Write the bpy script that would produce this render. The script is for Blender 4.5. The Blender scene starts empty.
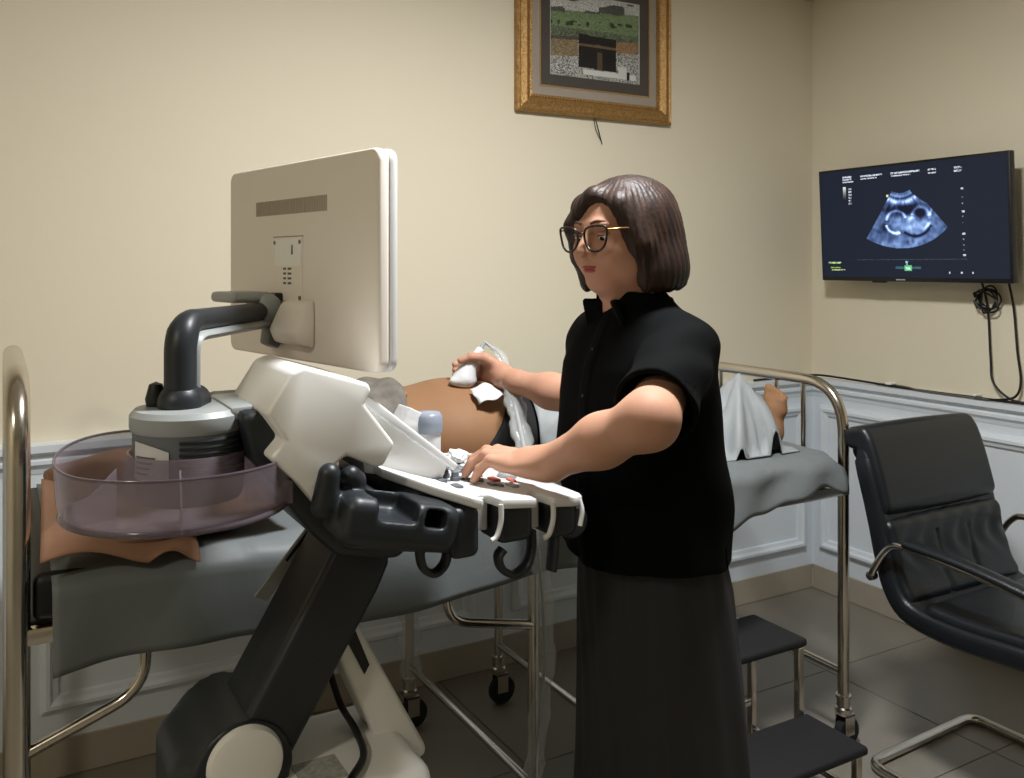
import bpy, bmesh, math, random
import numpy as np
from mathutils import Vector, Matrix

random.seed(7); np.random.seed(7)
scene = bpy.context.scene
COL = scene.collection

# ------------------------------------------------------------------ camera, world, lights, exposure
FPX, HOR, CAMZ, YAW = 900.0, 265.0, 1.40, math.radians(29.74)
cam_d = bpy.data.cameras.new('camera')
cam_d.sensor_width = 36.0
cam_d.lens = FPX / 1024 * 36.0
cam_d.shift_y = -(389 - HOR) / 1024
cam_d.clip_start = 0.05
cam = bpy.data.objects.new('camera', cam_d); COL.objects.link(cam)
cam.location = (0, 0, CAMZ)
cam.rotation_euler = (math.radians(90), 0, -YAW)
scene.camera = cam

world = bpy.data.worlds.new('world'); scene.world = world
world.use_nodes = True
world.node_tree.nodes['Background'].inputs[0].default_value = (0.9, 0.95, 1.0, 1)
world.node_tree.nodes['Background'].inputs[1].default_value = 0.05

scene.view_settings.view_transform = 'Standard'
scene.view_settings.look = 'None'
scene.view_settings.gamma = 1.0
scene.view_settings.use_curve_mapping = False
scene.view_settings.exposure = 0.0

LAMPS = [  # x, y, power, colour : round ceiling lamps
    (1.12, 1.18, 56.0, (0.98, 0.99, 1.0)),
    (-1.45, 0.30, 20.0, (1.0, 0.92, 0.77)),
]
CEIL = 2.62
for lx, ly, lp, lc in LAMPS:
    ld = bpy.data.lights.new('ceiling_lamp_light', 'AREA'); ld.shape = 'DISK'; ld.size = 0.34
    ld.energy = lp; ld.color = lc
    lo = bpy.data.objects.new('ceiling_lamp_light', ld); COL.objects.link(lo)
    lo.location = (lx, ly, CEIL - 0.075)

# ------------------------------------------------------------------ view helpers (a pixel of the photograph, a known plane -> a point of the room)
CY, SY = math.cos(YAW), math.sin(YAW)
def P(px, py, y=None, x=None, z=None):
    a = (px - 512) / FPX; b = -(py - HOR) / FPX
    dx, dy, dz = CY * a + SY, CY - SY * a, b
    if y is not None: d = y / dy
    elif x is not None: d = x / dx
    else: d = (z - CAMZ) / dz
    return Vector((d * dx, d * dy, CAMZ + d * dz))
def XZ(px, py, y):
    p = P(px, py, y=y); return (p.x, p.z)

# ------------------------------------------------------------------ materials
def lin(c):
    return tuple(((v / 255) / 12.92 if v / 255 <= 0.04045 else ((v / 255 + 0.055) / 1.055) ** 2.4) for v in c)
MATS = {}
def mat(name, rgb, rough=0.5, metal=0.0, noise=None, bump=None, alpha=1.0, trans=0.0, coat=0.0, sss=0.0, spec=0.5, stretch=None, emit=None, attr=None, ior=1.45):
    m = bpy.data.materials.new(name); m.use_nodes = True
    nt = m.node_tree; b = nt.nodes['Principled BSDF']
    c = lin(rgb) + (1,)
    b.inputs['Base Color'].default_value = c
    b.inputs['Roughness'].default_value = rough; b.inputs['Metallic'].default_value = metal
    b.inputs['Alpha'].default_value = alpha; b.inputs['Transmission Weight'].default_value = trans
    b.inputs['Coat Weight'].default_value = coat; b.inputs['Specular IOR Level'].default_value = spec
    b.inputs['IOR'].default_value = ior
    if sss:
        b.inputs['Subsurface Weight'].default_value = sss
        b.inputs['Subsurface Radius'].default_value = (0.012, 0.005, 0.003); b.inputs['Subsurface Scale'].default_value = 1.0
    tc = nt.nodes.new('ShaderNodeTexCoord'); mp = nt.nodes.new('ShaderNodeMapping')
    nt.links.new(tc.outputs['Object'], mp.inputs[0])
    if stretch: mp.inputs['Scale'].default_value = stretch
    if noise:
        sc, amt, rgb2 = noise
        n = nt.nodes.new('ShaderNodeTexNoise'); n.inputs['Scale'].default_value = sc; n.inputs['Detail'].default_value = 4
        nt.links.new(mp.outputs[0], n.inputs['Vector'])
        r = nt.nodes.new('ShaderNodeMapRange'); r.inputs[1].default_value = 0.35; r.inputs[2].default_value = 0.68
        r.inputs[3].default_value = 0; r.inputs[4].default_value = amt
        nt.links.new(n.outputs['Fac'], r.inputs[0])
        mx = nt.nodes.new('ShaderNodeMix'); mx.data_type = 'RGBA'
        mx.inputs[6].default_value = c; mx.inputs[7].default_value = lin(rgb2) + (1,)
        nt.links.new(r.outputs[0], mx.inputs[0]); nt.links.new(mx.outputs[2], b.inputs['Base Color'])
    if bump:
        sc, st = bump
        n = nt.nodes.new('ShaderNodeTexNoise'); n.inputs['Scale'].default_value = sc; n.inputs['Detail'].default_value = 5
        nt.links.new(mp.outputs[0], n.inputs['Vector'])
        bp = nt.nodes.new('ShaderNodeBump'); bp.inputs['Strength'].default_value = st; bp.inputs['Distance'].default_value = 0.004
        nt.links.new(n.outputs['Fac'], bp.inputs['Height']); nt.links.new(bp.outputs[0], b.inputs['Normal'])
    if emit:
        b.inputs['Emission Color'].default_value = lin(emit[0]) + (1,); b.inputs['Emission Strength'].default_value = emit[1]
    if attr:      # flat print: colour attribute written from code
        at = nt.nodes.new('ShaderNodeAttribute'); at.attribute_name = 'print'
        if attr == 'screen':
            b.inputs['Base Color'].default_value = (0.004, 0.005, 0.008, 1)
            nt.links.new(at.outputs['Color'], b.inputs['Emission Color']); b.inputs['Emission Strength'].default_value = 1.15
        else:
            nt.links.new(at.outputs['Color'], b.inputs['Base Color'])
    MATS[name] = m
    return m

mat('wall_paint', (228, 219, 196), 0.75, noise=(1.3, 0.25, (222, 212, 188)), bump=(180, 0.05))
mat('wainscot', (222, 229, 235), 0.5, noise=(2.0, 0.3, (214, 221, 228)))
mat('ceiling', (235, 232, 224), 0.8, noise=(1.5, 0.2, (228, 224, 214)))
mat('tile', (132, 126, 115), 0.28, noise=(3.5, 0.5, (122, 116, 104)), spec=0.4)
mat('grout', (96, 90, 80), 0.8, noise=(40, 0.4, (80, 75, 66)))
mat('skirting', (168, 158, 142), 0.35, noise=(6, 0.4, (158, 148, 132)))
mat('crown', (206, 200, 186), 0.6, noise=(2, 0.2, (198, 192, 178)))
mat('chrome', (206, 200, 190), 0.2, metal=1.0, noise=(9, 0.35, (176, 168, 156)))
mat('white_plastic', (240, 240, 236), 0.38, noise=(3, 0.2, (235, 235, 230)))
mat('monitor_plastic', (236, 229, 219), 0.45, noise=(3, 0.2, (231, 224, 213)))
mat('panel_white', (220, 221, 221), 0.38, noise=(3, 0.15, (213, 214, 214)))
mat('grey_plastic', (160, 165, 165), 0.42, noise=(4, 0.2, (144, 148, 148)))
mat('mid_grey', (104, 109, 112), 0.45, noise=(4, 0.2, (97, 102, 106)))
mat('dark_plastic', (36, 41, 46), 0.42, noise=(5, 0.3, (31, 36, 41)))
mat('black_plastic', (20, 21, 23), 0.4, noise=(5, 0.3, (26, 27, 30)))
mat('knob_grey', (96, 102, 108), 0.4, noise=(6, 0.2, (84, 90, 96)))
mat('red_key', (196, 92, 80), 0.4, noise=(6, 0.2, (186, 84, 74)))
mat('clear_tray', (150, 138, 148), 0.12, alpha=0.42, noise=(3, 0.3, (140, 128, 138)), spec=0.6)
mat('clear_film', (215, 218, 216), 0.16, alpha=0.30, noise=(14, 0.5, (195, 198, 196)), bump=(30, 0.7), spec=0.8)
mat('glass', (12, 14, 14), 0.02, alpha=0.06, noise=(3, 0.1, (16, 18, 18)), spec=0.9)
mat('leather', (20, 24, 29), 0.34, bump=(260, 0.25), noise=(6, 0.4, (26, 30, 35)), spec=0.55)
mat('rubber', (22, 22, 24), 0.75, noise=(60, 0.5, (29, 29, 31)), bump=(420, 0.3))
mat('vinyl_black', (22, 22, 23), 0.5, noise=(8, 0.3, (30, 30, 30)))
mat('sheet', (112, 118, 119), 0.55, noise=(5, 0.4, (103, 109, 110)), bump=(16, 0.5))
mat('cloth_grey', (148, 153, 154), 0.6, noise=(6, 0.4, (138, 143, 144)), bump=(22, 0.5))
mat('pillow', (158, 120, 96), 0.8, noise=(7, 0.4, (146, 108, 84)), bump=(30, 0.4))
mat('skin', (188, 143, 119), 0.62, noise=(30, 0.35, (178, 129, 105)), sss=0.06, spec=0.3, bump=(300, 0.06))
mat('skin_patient', (146, 109, 78), 0.62, noise=(14, 0.35, (136, 99, 70)), sss=0.05, spec=0.3, bump=(260, 0.06))
mat('lips', (156, 76, 74), 0.4, noise=(60, 0.4, (160, 64, 64)))
mat('hair', (36, 26, 23), 0.5, noise=(60, 0.9, (62, 44, 36)), bump=(110, 0.4), stretch=(1, 1, 0.05), spec=0.3)
mat('brow', (104, 76, 62), 0.8, noise=(90, 0.5, (88, 62, 50)))
mat('eye_white', (222, 214, 206), 0.25, noise=(40, 0.2, (212, 204, 196)))
mat('iris', (30, 20, 16), 0.15, noise=(90, 0.4, (46, 30, 22)))
mat('shirt', (7, 8, 9), 0.85, noise=(12, 0.4, (9, 10, 12)), bump=(14, 0.5), spec=0.08)
mat('skirt', (40, 40, 41), 0.9, noise=(16, 0.6, (47, 47, 48)), bump=(12, 0.4), stretch=(1, 1, 0.2))
mat('spectacle', (26, 20, 18), 0.25, noise=(50, 0.5, (52, 34, 22)))
mat('gold_metal', (176, 132, 80), 0.3, metal=0.9, noise=(60, 0.4, (150, 108, 60)))
mat('gold_frame', (186, 148, 92), 0.4, metal=0.55, noise=(120, 0.8, (132, 94, 48)), bump=(160, 0.8))
mat('gold_bead', (212, 176, 112), 0.35, metal=0.6, noise=(80, 0.4, (178, 138, 78)))
mat('mat_cream', (176, 164, 150), 0.8, noise=(60, 0.3, (166, 154, 140)))
mat('mat_dark', (84, 78, 72), 0.7, noise=(30, 0.3, (76, 70, 64)))
mat('print_photo', (128, 128, 128), 0.5, attr='photo')
mat('screen', (5, 6, 8), 0.3, attr='screen', spec=0.25)
mat('tray_edge', (104, 94, 104), 0.15, alpha=0.75, noise=(3, 0.3, (94, 84, 94)), spec=0.7)
mat('cable_black', (14, 14, 14), 0.5, noise=(40, 0.3, (24, 24, 24)))
mat('tissue', (212, 213, 212), 0.9, noise=(30, 0.2, (202, 203, 202)), bump=(40, 0.6))
mat('gel_blue', (152, 160, 174), 0.25, noise=(10, 0.3, (140, 148, 164)), alpha=0.85)
mat('sticker', (186, 188, 180), 0.5, noise=(120, 0.8, (142, 144, 138)))
mat('sticker_yellow', (206, 190, 80), 0.5, noise=(100, 0.4, (180, 164, 60)))
mat('ink', (96, 94, 90), 0.7, noise=(50, 0.3, (84, 82, 78)))
mat('scarf', (184, 152, 148), 0.85, noise=(10, 0.5, (168, 136, 132)), bump=(24, 0.5))
mat('top_grey', (122, 116, 108), 0.85, noise=(40, 0.8, (96, 92, 88)), bump=(30, 0.5))
mat('top_orange', (196, 146, 62), 0.8, noise=(30, 0.6, (170, 120, 46)))
mat('pants_black', (17, 17, 19), 0.85, noise=(14, 0.4, (24, 24, 26)), bump=(20, 0.4))
mat('lamp_diffuser', (250, 246, 236), 0.5, emit=((255, 244, 224), 3.0), noise=(3, 0.1, (246, 242, 232)))
mat('shoe', (24, 22, 22), 0.4, noise=(10, 0.3, (32, 30, 30)))

# ------------------------------------------------------------------ object helpers
WM = {}
def thing(name, label, cat, loc, rotz=0.0, group=None):
    o = bpy.data.objects.new(name, None); COL.objects.link(o)
    o.empty_display_size = 0.05
    o.location = loc; o.rotation_euler = (0, 0, rotz)
    WM[o] = Matrix.Translation(loc) @ Matrix.Rotation(rotz, 4, 'Z')
    tag(o, label, cat, group); return o
def tag(o, label=None, cat=None, group=None, kind=None):
    if label: o['label'] = label
    if cat: o['category'] = cat
    if group: o['group'] = group
    if kind: o['kind'] = kind
    return o
def mk(name, geo, m, parent=None, smooth=35, recalc=True, data=None):
    """one mesh object out of world-space geometry"""
    v, f = geo
    v = np.asarray(v, dtype=float)
    if parent is not None: M = WM[parent]
    else:
        lo, hi = v.min(0), v.max(0)
        M = Matrix.Translation(((lo[0] + hi[0]) / 2, (lo[1] + hi[1]) / 2, lo[2]))
    Mi = np.array(M.inverted())
    v = v @ Mi[:3, :3].T + Mi[:3, 3]
    me = bpy.data.meshes.new(name)
    me.from_pydata(v.tolist(), [], [list(map(int, q)) for q in f])
    if recalc:
        bm = bmesh.new(); bm.from_mesh(me); bmesh.ops.recalc_face_normals(bm, faces=bm.faces); bm.to_mesh(me); bm.free()
    if smooth:
        me.polygons.foreach_set('use_smooth', [True] * len(me.polygons))
        if smooth < 180: me.set_sharp_from_angle(angle=math.radians(smooth))
    me.materials.append(MATS[m])
    o = bpy.data.objects.new(name, me); COL.objects.link(o)
    if parent is not None: o.parent = parent
    else: o.matrix_world = M
    WM[o] = M
    return o
def struct(name, geo, m, parent=None, smooth=35):
    o = mk(name, geo, m, parent, smooth); o['kind'] = 'structure'; return o

# ------------------------------------------------------------------ geometry helpers: each returns (verts, faces)
def join(*gs):
    V, F = [], []
    for v, f in gs:
        n = len(V); V += [tuple(p) for p in v]; F += [[i + n for i in q] for q in f]
    return V, F
def xform(g, M):
    return [tuple(M @ Vector(p)) for p in g[0]], g[1]
def bm_geo(bm):
    bm.verts.index_update()
    g = ([tuple(v.co) for v in bm.verts], [[v.index for v in f.verts] for f in bm.faces]); bm.free(); return g
def bev(bm, w, seg=2, ang=25):
    es = [e for e in bm.edges if len(e.link_faces) == 2 and e.calc_face_angle(0) > math.radians(ang)]
    bmesh.ops.bevel(bm, geom=es, offset=w, segments=seg, profile=0.5, affect='EDGES', clamp_overlap=True)
def box(x0, x1, y0, y1, z0, z1, b=0.0, seg=2, M=None):
    bm = bmesh.new(); bmesh.ops.create_cube(bm, size=1)
    for v in bm.verts:
        v.co = Vector((x0 + (v.co.x + .5) * (x1 - x0), y0 + (v.co.y + .5) * (y1 - y0), z0 + (v.co.z + .5) * (z1 - z0)))
    if b: bev(bm, b, seg)
    g = bm_geo(bm)
    return xform(g, M) if M else g
def prism(poly, axis, lo, hi, b=0.0, seg=2, cuts=None, ang=25):
    bm = bmesh.new()
    def pt(p, t): return (p[0], t, p[1]) if axis == 'y' else ((p[0], p[1], t) if axis == 'z' else (t, p[0], p[1]))
    vs = [bm.verts.new(pt(p, lo)) for p in poly]
    f = bm.faces.new(vs)
    r = bmesh.ops.extrude_face_region(bm, geom=[f])
    k = {'x': 0, 'y': 1, 'z': 2}[axis]
    for e in r['geom']:
        if isinstance(e, bmesh.types.BMVert): e.co[k] = hi
    bmesh.ops.recalc_face_normals(bm, faces=bm.faces)
    if b: bev(bm, b, seg, ang)
    if cuts:
        for c, n in cuts:
            bmesh.ops.bisect_plane(bm, geom=bm.verts[:] + bm.edges[:] + bm.faces[:], plane_co=c, plane_no=n)
    bmesh.ops.triangulate(bm, faces=[f for f in bm.faces if len(f.verts) > 4])
    return bm_geo(bm)
def smooth_path(pts, n=6, closed=False):
    pts = [Vector(p) for p in pts]; out = []; N = len(pts)
    rng = range(N if closed else N - 1)
    for i in rng:
        if closed: p0, p1, p2, p3 = (pts[(i + k - 1) % N] for k in range(4))
        else: p0, p1, p2, p3 = pts[max(i - 1, 0)], pts[i], pts[i + 1], pts[min(i + 2, N - 1)]
        for j in range(n):
            t = j / n
            out.append(0.5 * ((2 * p1) + (-p0 + p2) * t + (2 * p0 - 5 * p1 + 4 * p2 - p3) * t * t + (-p0 + 3 * p1 - 3 * p2 + p3) * t ** 3))
    if not closed: out.append(pts[-1])
    return out
def fillet(pts, r, n=6):
    """straight path with rounded corners"""
    pts = [Vector(p) for p in pts]; out = [pts[0]]
    for i in range(1, len(pts) - 1):
        a, b, c = pts[i - 1], pts[i], pts[i + 1]
        rr = min(r, (a - b).length * .49, (c - b).length * .49)
        s, e = b + (a - b).normalized() * rr, b + (c - b).normalized() * rr
        for j in range(n + 1):
            t = j / n; out.append((1 - t) ** 2 * s + 2 * t * (1 - t) * b + t * t * e)
    out.append(pts[-1]); return out
def tube(pts, r, seg=10, closed=False, cap=True, flat=None):
    pts = [Vector(p) for p in pts]; N = len(pts)
    rs = r if hasattr(r, '__len__') else [r] * N
    V, F = [], []; up = None
    for i in range(N):
        if closed: t = (pts[(i + 1) % N] - pts[i - 1])
        else: t = pts[min(i + 1, N - 1)] - pts[max(i - 1, 0)]
        t = t.normalized() if t.length > 1e-9 else Vector((0, 0, 1))
        if up is None:
            up = Vector((0, 0, 1)) if abs(t.z) < 0.9 else Vector((1, 0, 0))
        s = t.cross(up).normalized(); up = s.cross(t).normalized()
        for k in range(seg):
            a = 2 * math.pi * k / seg
            fx, fy = (flat if flat else (1, 1))
            V.append(tuple(pts[i] + rs[i] * (fx * math.cos(a) * s + fy * math.sin(a) * up)))
    for i in range(N if closed else N - 1):
        j = (i + 1) % N
        for k in range(seg):
            F.append([i * seg + k, i * seg + (k + 1) % seg, j * seg + (k + 1) % seg, j * seg + k])
    if cap and not closed:
        F.append(list(range(seg))[::-1]); F.append([(N - 1) * seg + k for k in range(seg)])
    return V, F
def lathe(prof, c, seg=32, axis='z', close=False):
    V, F = [], []; n = len(prof)
    for k in range(seg):
        a = 2 * math.pi * k / seg
        for r, h in prof:
            p = (r * math.cos(a), r * math.sin(a), h)
            if axis == 'y': p = (p[0], p[2], p[1])
            if axis == 'x': p = (p[2], p[0], p[1])
            V.append((c[0] + p[0], c[1] + p[1], c[2] + p[2]))
    m = n if close else n - 1
    for k in range(seg):
        l = (k + 1) % seg
        for i in range(m):
            j = (i + 1) % n
            q = [k * n + i, k * n + j, l * n + j, l * n + i]
            F.append(q)
    if not close:
        for e in (0, n - 1):
            if prof[e][0] > 1e-5: F.append([k * n + e for k in range(seg)])
    g = (V, F)
    bm = bmesh.new(); vs = [bm.verts.new(p) for p in V]
    for q in F:
        try: bm.faces.new([vs[i] for i in q])
        except ValueError: pass
    bmesh.ops.remove_doubles(bm, verts=bm.verts, dist=1e-6)
    bmesh.ops.recalc_face_normals(bm, faces=bm.faces)
    return bm_geo(bm)
def grid(fn, nu, nv, thick=0.0):
    """fn(u,v) -> point; thick: offset along z-ish normal to make it a real sheet"""
    V = [tuple(fn(i / nu, j / nv)) for j in range(nv + 1) for i in range(nu + 1)]
    F = [[j * (nu + 1) + i, j * (nu + 1) + i + 1, (j + 1) * (nu + 1) + i + 1, (j + 1) * (nu + 1) + i] for j in range(nv) for i in range(nu)]
    if thick:
        bm = bmesh.new(); vs = [bm.verts.new(p) for p in V]
        for q in F: bm.faces.new([vs[i] for i in q])
        bm.normal_update()
        bmesh.ops.solidify(bm, geom=bm.faces[:], thickness=thick)
        return bm_geo(bm)
    return V, F

# ------------------------------------------------------------------ signed-distance modelling for bodies, cloth and moulded parts
def A3(*v): return np.array(v, dtype=float)
class SDF:
    def __init__(s): s.p = []
    def add(s, fn, k=0.0): s.p.append(('u', k, fn)); return s
    def sub(s, fn, k=0.0): s.p.append(('s', k, fn)); return s
    def cut(s, fn, k=0.0): s.p.append(('i', k, fn)); return s
    def ev(s, X, prims=None):
        d = None
        for op, k, fn in (s.p if prims is None else prims):
            e = fn(X)
            if d is None: d = e if op == 'u' else np.full(len(X), 9.0); 
            if d is e: continue
            if op == 'u':
                if k > 0:
                    h = np.clip(.5 + .5 * (d - e) / k, 0, 1); d = d * (1 - h) + e * h - k * h * (1 - h)
                else: d = np.minimum(d, e)
            else:
                if op == 's': e = -e
                if k > 0:
                    h = np.clip(.5 - .5 * (d - e) / k, 0, 1); d = d * (1 - h) + e * h + k * h * (1 - h)
                else: d = np.maximum(d, e)
        return d
    def mesh(s, lo, hi, h):
        B, G = 8, 4
        S = B * h; lo = np.array(lo, float); n = np.ceil((np.array(hi, float) - lo) / S).astype(int)
        I = np.stack(np.meshgrid(*[np.arange(k) for k in n], indexing='ij'), -1).reshape(-1, 3)
        keep = np.abs(s.ev(lo + (I + .5) * S)) < S * 1.25
        I = I[keep]
        key = (I // G) @ np.array([1000000, 1000, 1])
        ax = np.arange(B + 1); off = np.stack(np.meshgrid(ax, ax, ax, indexing='ij'), -1).reshape(-1, 3)
        cells, cpos, edges = [], [], []
        BIG = np.array([1 << 40, 1 << 20, 1], dtype=np.int64)
        for kk in np.unique(key):
            bl = I[key == kk]; R = G * S * .866
            C = (lo + ((bl[0] // G) * G + G / 2) * S)[None]
            dist = [(op, k, fn, fn(C)[0]) for op, k, fn in s.p]
            us = [e for op, k, fn, e in dist if op == 'u']; dm = min(us)
            pr = [(op, k, fn) for op, k, fn, e in dist if op == 'i' or (op == 'u' and e < dm + 2.6 * R + k) or (op == 's' and e < 1.6 * R + k)]
            gi = (bl[:, None, :] * B + off[None])
            val = s.ev((lo + gi * h).reshape(-1, 3), pr).reshape(len(bl), B + 1, B + 1, B + 1)
            ins = val < 0
            cnt = np.zeros((len(bl), B, B, B), int)
            for a in (0, 1):
                for b in (0, 1):
                    for c in (0, 1): cnt += ins[:, a:a + B, b:b + B, c:c + B]
            act = (cnt > 0) & (cnt < 8)
            w = np.argwhere(act)
            if not len(w): continue
            acc = np.zeros((len(w), 3)); num = np.zeros(len(w))
            bi, x, y, z = w.T
            for axn in range(3):
                for u in (0, 1):
                    for v in (0, 1):
                        o = [0, 0, 0]; o[(axn + 1) % 3] = u; o[(axn + 2) % 3] = v
                        e = o[:]; e[axn] = 1
                        va = val[bi, x + o[0], y + o[1], z + o[2]]; vb = val[bi, x + e[0], y + e[1], z + e[2]]
                        cr = (va < 0) != (vb < 0)
                        t = np.where(cr, va / np.where(cr, va - vb, 1), 0)
                        p = np.array(o, float)[None].repeat(len(w), 0); p[:, axn] = t
                        acc += p * cr[:, None]; num += cr
            gc = bl[bi] * B + np.stack([x, y, z], -1)
            cells.append(gc.astype(np.int64) @ BIG); cpos.append(lo + (gc + acc / num[:, None]) * h)
            for axn in range(3):
                sl = [slice(0, B)] * 3; sl2 = sl[:]; sl2[axn] = slice(1, B + 1)
                a = ins[(slice(None),) + tuple(sl)]; b = ins[(slice(None),) + tuple(sl2)]
                q = np.argwhere(a != b)
                if len(q):
                    edges.append((axn, bl[q[:, 0]] * B + q[:, 1:], a[q[:, 0], q[:, 1], q[:, 2], q[:, 3]]))
        cid = np.concatenate(cells); pos = np.concatenate(cpos)
        o = np.argsort(cid); cid = cid[o]; pos = pos[o]
        faces = []
        for axn, g, fl in edges:
            b_, c_ = (axn + 1) % 3, (axn + 2) % 3
            qs = []
            for db, dc in ((-1, -1), (0, -1), (0, 0), (-1, 0)):
                gg = g.copy(); gg[:, b_] += db; gg[:, c_] += dc
                k = gg.astype(np.int64) @ BIG
                idx = np.clip(np.searchsorted(cid, k), 0, len(cid) - 1)
                qs.append(np.where(cid[idx] == k, idx, -1))
            q = np.stack(qs, -1); ok = (q >= 0).all(1); q = q[ok]; fl = fl[ok]
            q[~fl] = q[~fl][:, ::-1]
            faces.append(q)
        return pos, np.concatenate(faces).tolist()
def ell(c, r, A=None):
    c = np.array(c, float); r = np.array(r, float)
    def f(X):
        q = X - c
        if A is not None: q = q @ A
        k0 = np.sqrt(((q / r) ** 2).sum(1)) + 1e-9; k1 = np.sqrt(((q / r ** 2) ** 2).sum(1)) + 1e-9
        return k0 * (k0 - 1) / k1
    return f
def cap(a, b, ra, rb=None):
    a = np.array(a, float); b = np.array(b, float); rb = ra if rb is None else rb
    ba = b - a; L = ba @ ba
    def f(X):
        q = X - a; t = np.clip(q @ ba / L, 0, 1)
        return np.sqrt(((q - t[:, None] * ba) ** 2).sum(1)) - (ra + (rb - ra) * t)
    return f
def rbox(c, hf, r, A=None):
    c = np.array(c, float); hf = np.array(hf, float) - r
    def f(X):
        q = X - c
        if A is not None: q = q @ A
        q = np.abs(q) - hf
        return np.sqrt((np.maximum(q, 0) ** 2).sum(1)) + np.minimum(q.max(1), 0) - r
    return f
def half(n, p):
    n = np.array(n, float); n /= np.linalg.norm(n); p = np.array(p, float)
    return lambda X: (X - p) @ n
def loft(rows, e=2.2):
    rows = np.array(sorted(rows)); z = rows[:, 0]
    def f(X):
        cx, cy, hx, hy = (np.interp(X[:, 2], z, rows[:, i]) for i in (1, 2, 3, 4))
        k = (np.abs((X[:, 0] - cx) / hx) ** e + np.abs((X[:, 1] - cy) / hy) ** e) ** (1 / e)
        return (k - 1) * np.minimum(hx, hy)
    return f
def wav(fn, amp):
    """distance plus a smooth displacement"""
    return lambda X: fn(X) + amp(X)

# ================================================================== THE ROOM
RX, BY = 3.086, 2.761            # right wall, back wall (inner faces)
LX, FY = -2.35, -3.05            # left wall, wall behind the camera
WAIN = 0.895
# floor: slab in grout colour with separate tiles
fl = struct('floor', box(LX - .1, RX + .1, FY - .1, BY + .1, -0.10, -0.004), 'grout', smooth=0)
TS = 0.60
tile_me = None
nx = int(math.ceil((RX - LX) / TS)); ny = int(math.ceil((BY - FY) / TS))
for i in range(nx):
    for j in range(ny):
        x1, y1 = RX - i * TS, BY - j * TS
        x0, y0 = max(x1 - TS, LX), max(y1 - TS, FY)
        if x1 - x0 > TS - .001 and y1 - y0 > TS - .001:
            if tile_me is None:
                t = mk('floor_tile', box(x0 + .0015, x1 - .0015, y0 + .0015, y1 - .0015, -0.012, 0.0, .0015, 1), 'tile', fl)
                tile_me = t; bx, by = x0, y0
            else:
                t = tile_me.copy(); COL.objects.link(t); t.location = (x0 - bx, y0 - by, 0)
        else:
            mk('floor_tile', box(x0 + .0015, x1 - .0015, y0 + .0015, y1 - .0015, -0.012, 0.0, .0015, 1), 'tile', fl)
struct('ceiling', box(LX - .1, RX + .1, FY - .1, BY + .1, CEIL, CEIL + .1), 'ceiling', smooth=0)
wb = struct('wall_back', box(LX - .1, RX + .1, BY, BY + .1, 0, CEIL), 'wall_paint', smooth=0)
wr = struct('wall_right', box(RX, RX + .1, FY - .1, BY, 0, CEIL), 'wall_paint', smooth=0)
struct('wall_left', box(LX - .1, LX, FY - .1, BY, 0, CEIL), 'wall_paint', smooth=0)
struct('wall_front', box(LX, RX, FY - .1, FY, 0, CEIL), 'wall_paint', smooth=0)
# wainscot, mouldings and rail on the two walls in view
mk('wainscot_panel', box(LX, RX - .012, BY - .012, BY, .10, WAIN), 'wainscot', wb, 0)
mk('wainscot_panel', box(RX - .012, RX, FY, BY - .012, .10, WAIN), 'wainscot', wr, 0)
railp = [(0, .835), (.014, .835), (.018, .85), (.03, .862), (.03, .872), (.022, .878), (.022, .886), (.042, .896), (.042, .915), (0, .918)]
mk('chair_rail', prism([(BY - a, b) for a, b in railp], 'x', LX, RX - .002), 'wainscot', wb, 30)
mk('chair_rail', prism([(RX - a, b) for a, b in railp], 'y', FY, BY - .002), 'wainscot', wr, 30)
def moulding_frame(wall, a0, a1, z0, z1, back):
    pr = [(0, 0), (.012, 0), (.016, .008), (.024, .012), (.024, .022), (.014, .03), (.010, .042), (0, .045)]
    for (s, e, hor, flip) in (((a0, z0), (a1, z0), 1, 1), ((a0, z1), (a1, z1), 1, -1), ((a0, z0), (a0, z1), 0, 1), ((a1, z0), (a1, z1), 0, -1)):
        def loc(t, w, dpt):   # along, across(inward), proud
            a = s[0] + (e[0] - s[0]) * t; z = s[1] + (e[1] - s[1]) * t
            if hor: z += flip * w; a += (w if t == 0 else -w)
            else: a += flip * w; z += (w if t == 0 else -w)
            return (a, BY - .012 - dpt, z) if back else (RX - .012 - dpt, a, z)
        V = [loc(0, w, d) for d, w in pr] + [loc(1, w, d) for d, w in pr]; n = len(pr)
        F = [[i, i + 1, n + i + 1, n + i] for i in range(n - 1)] + [list(range(n)), list(range(n, 2 * n))]
        mk('panel_moulding', (V, F), 'wainscot', wall, 30)
for a0, a1 in ((-2.2, -1.2), (-1.05, -.05), (.10, 1.42), (1.57, 3.02)): moulding_frame(wb, a0, a1, .185, .80, True)
for a0, a1 in ((1.35, 2.70), (-.15, 1.20), (-1.65, -.3), (-2.95, -1.8)): moulding_frame(wr, a0, a1, .185, .80, False)
struct('baseboard_back', box(LX, RX - .016, BY - .016, BY, 0, .105, .003, 1), 'skirting')
struct('baseboard_right', box(RX - .016, RX, FY, BY - .016, 0, .105, .003, 1), 'skirting')
crp = [(0, 2.548), (.012, 2.548), (.02, 2.56), (.05, 2.59), (.055, 2.60), (.07, 2.605), (.07, CEIL), (0, CEIL)]
struct('trim_1', prism([(BY - a, b) for a, b in crp], 'x', LX, RX), 'crown')
struct('trim_2', prism([(RX - a, b) for a, b in crp], 'y', FY, BY - .07), 'crown')
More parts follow.
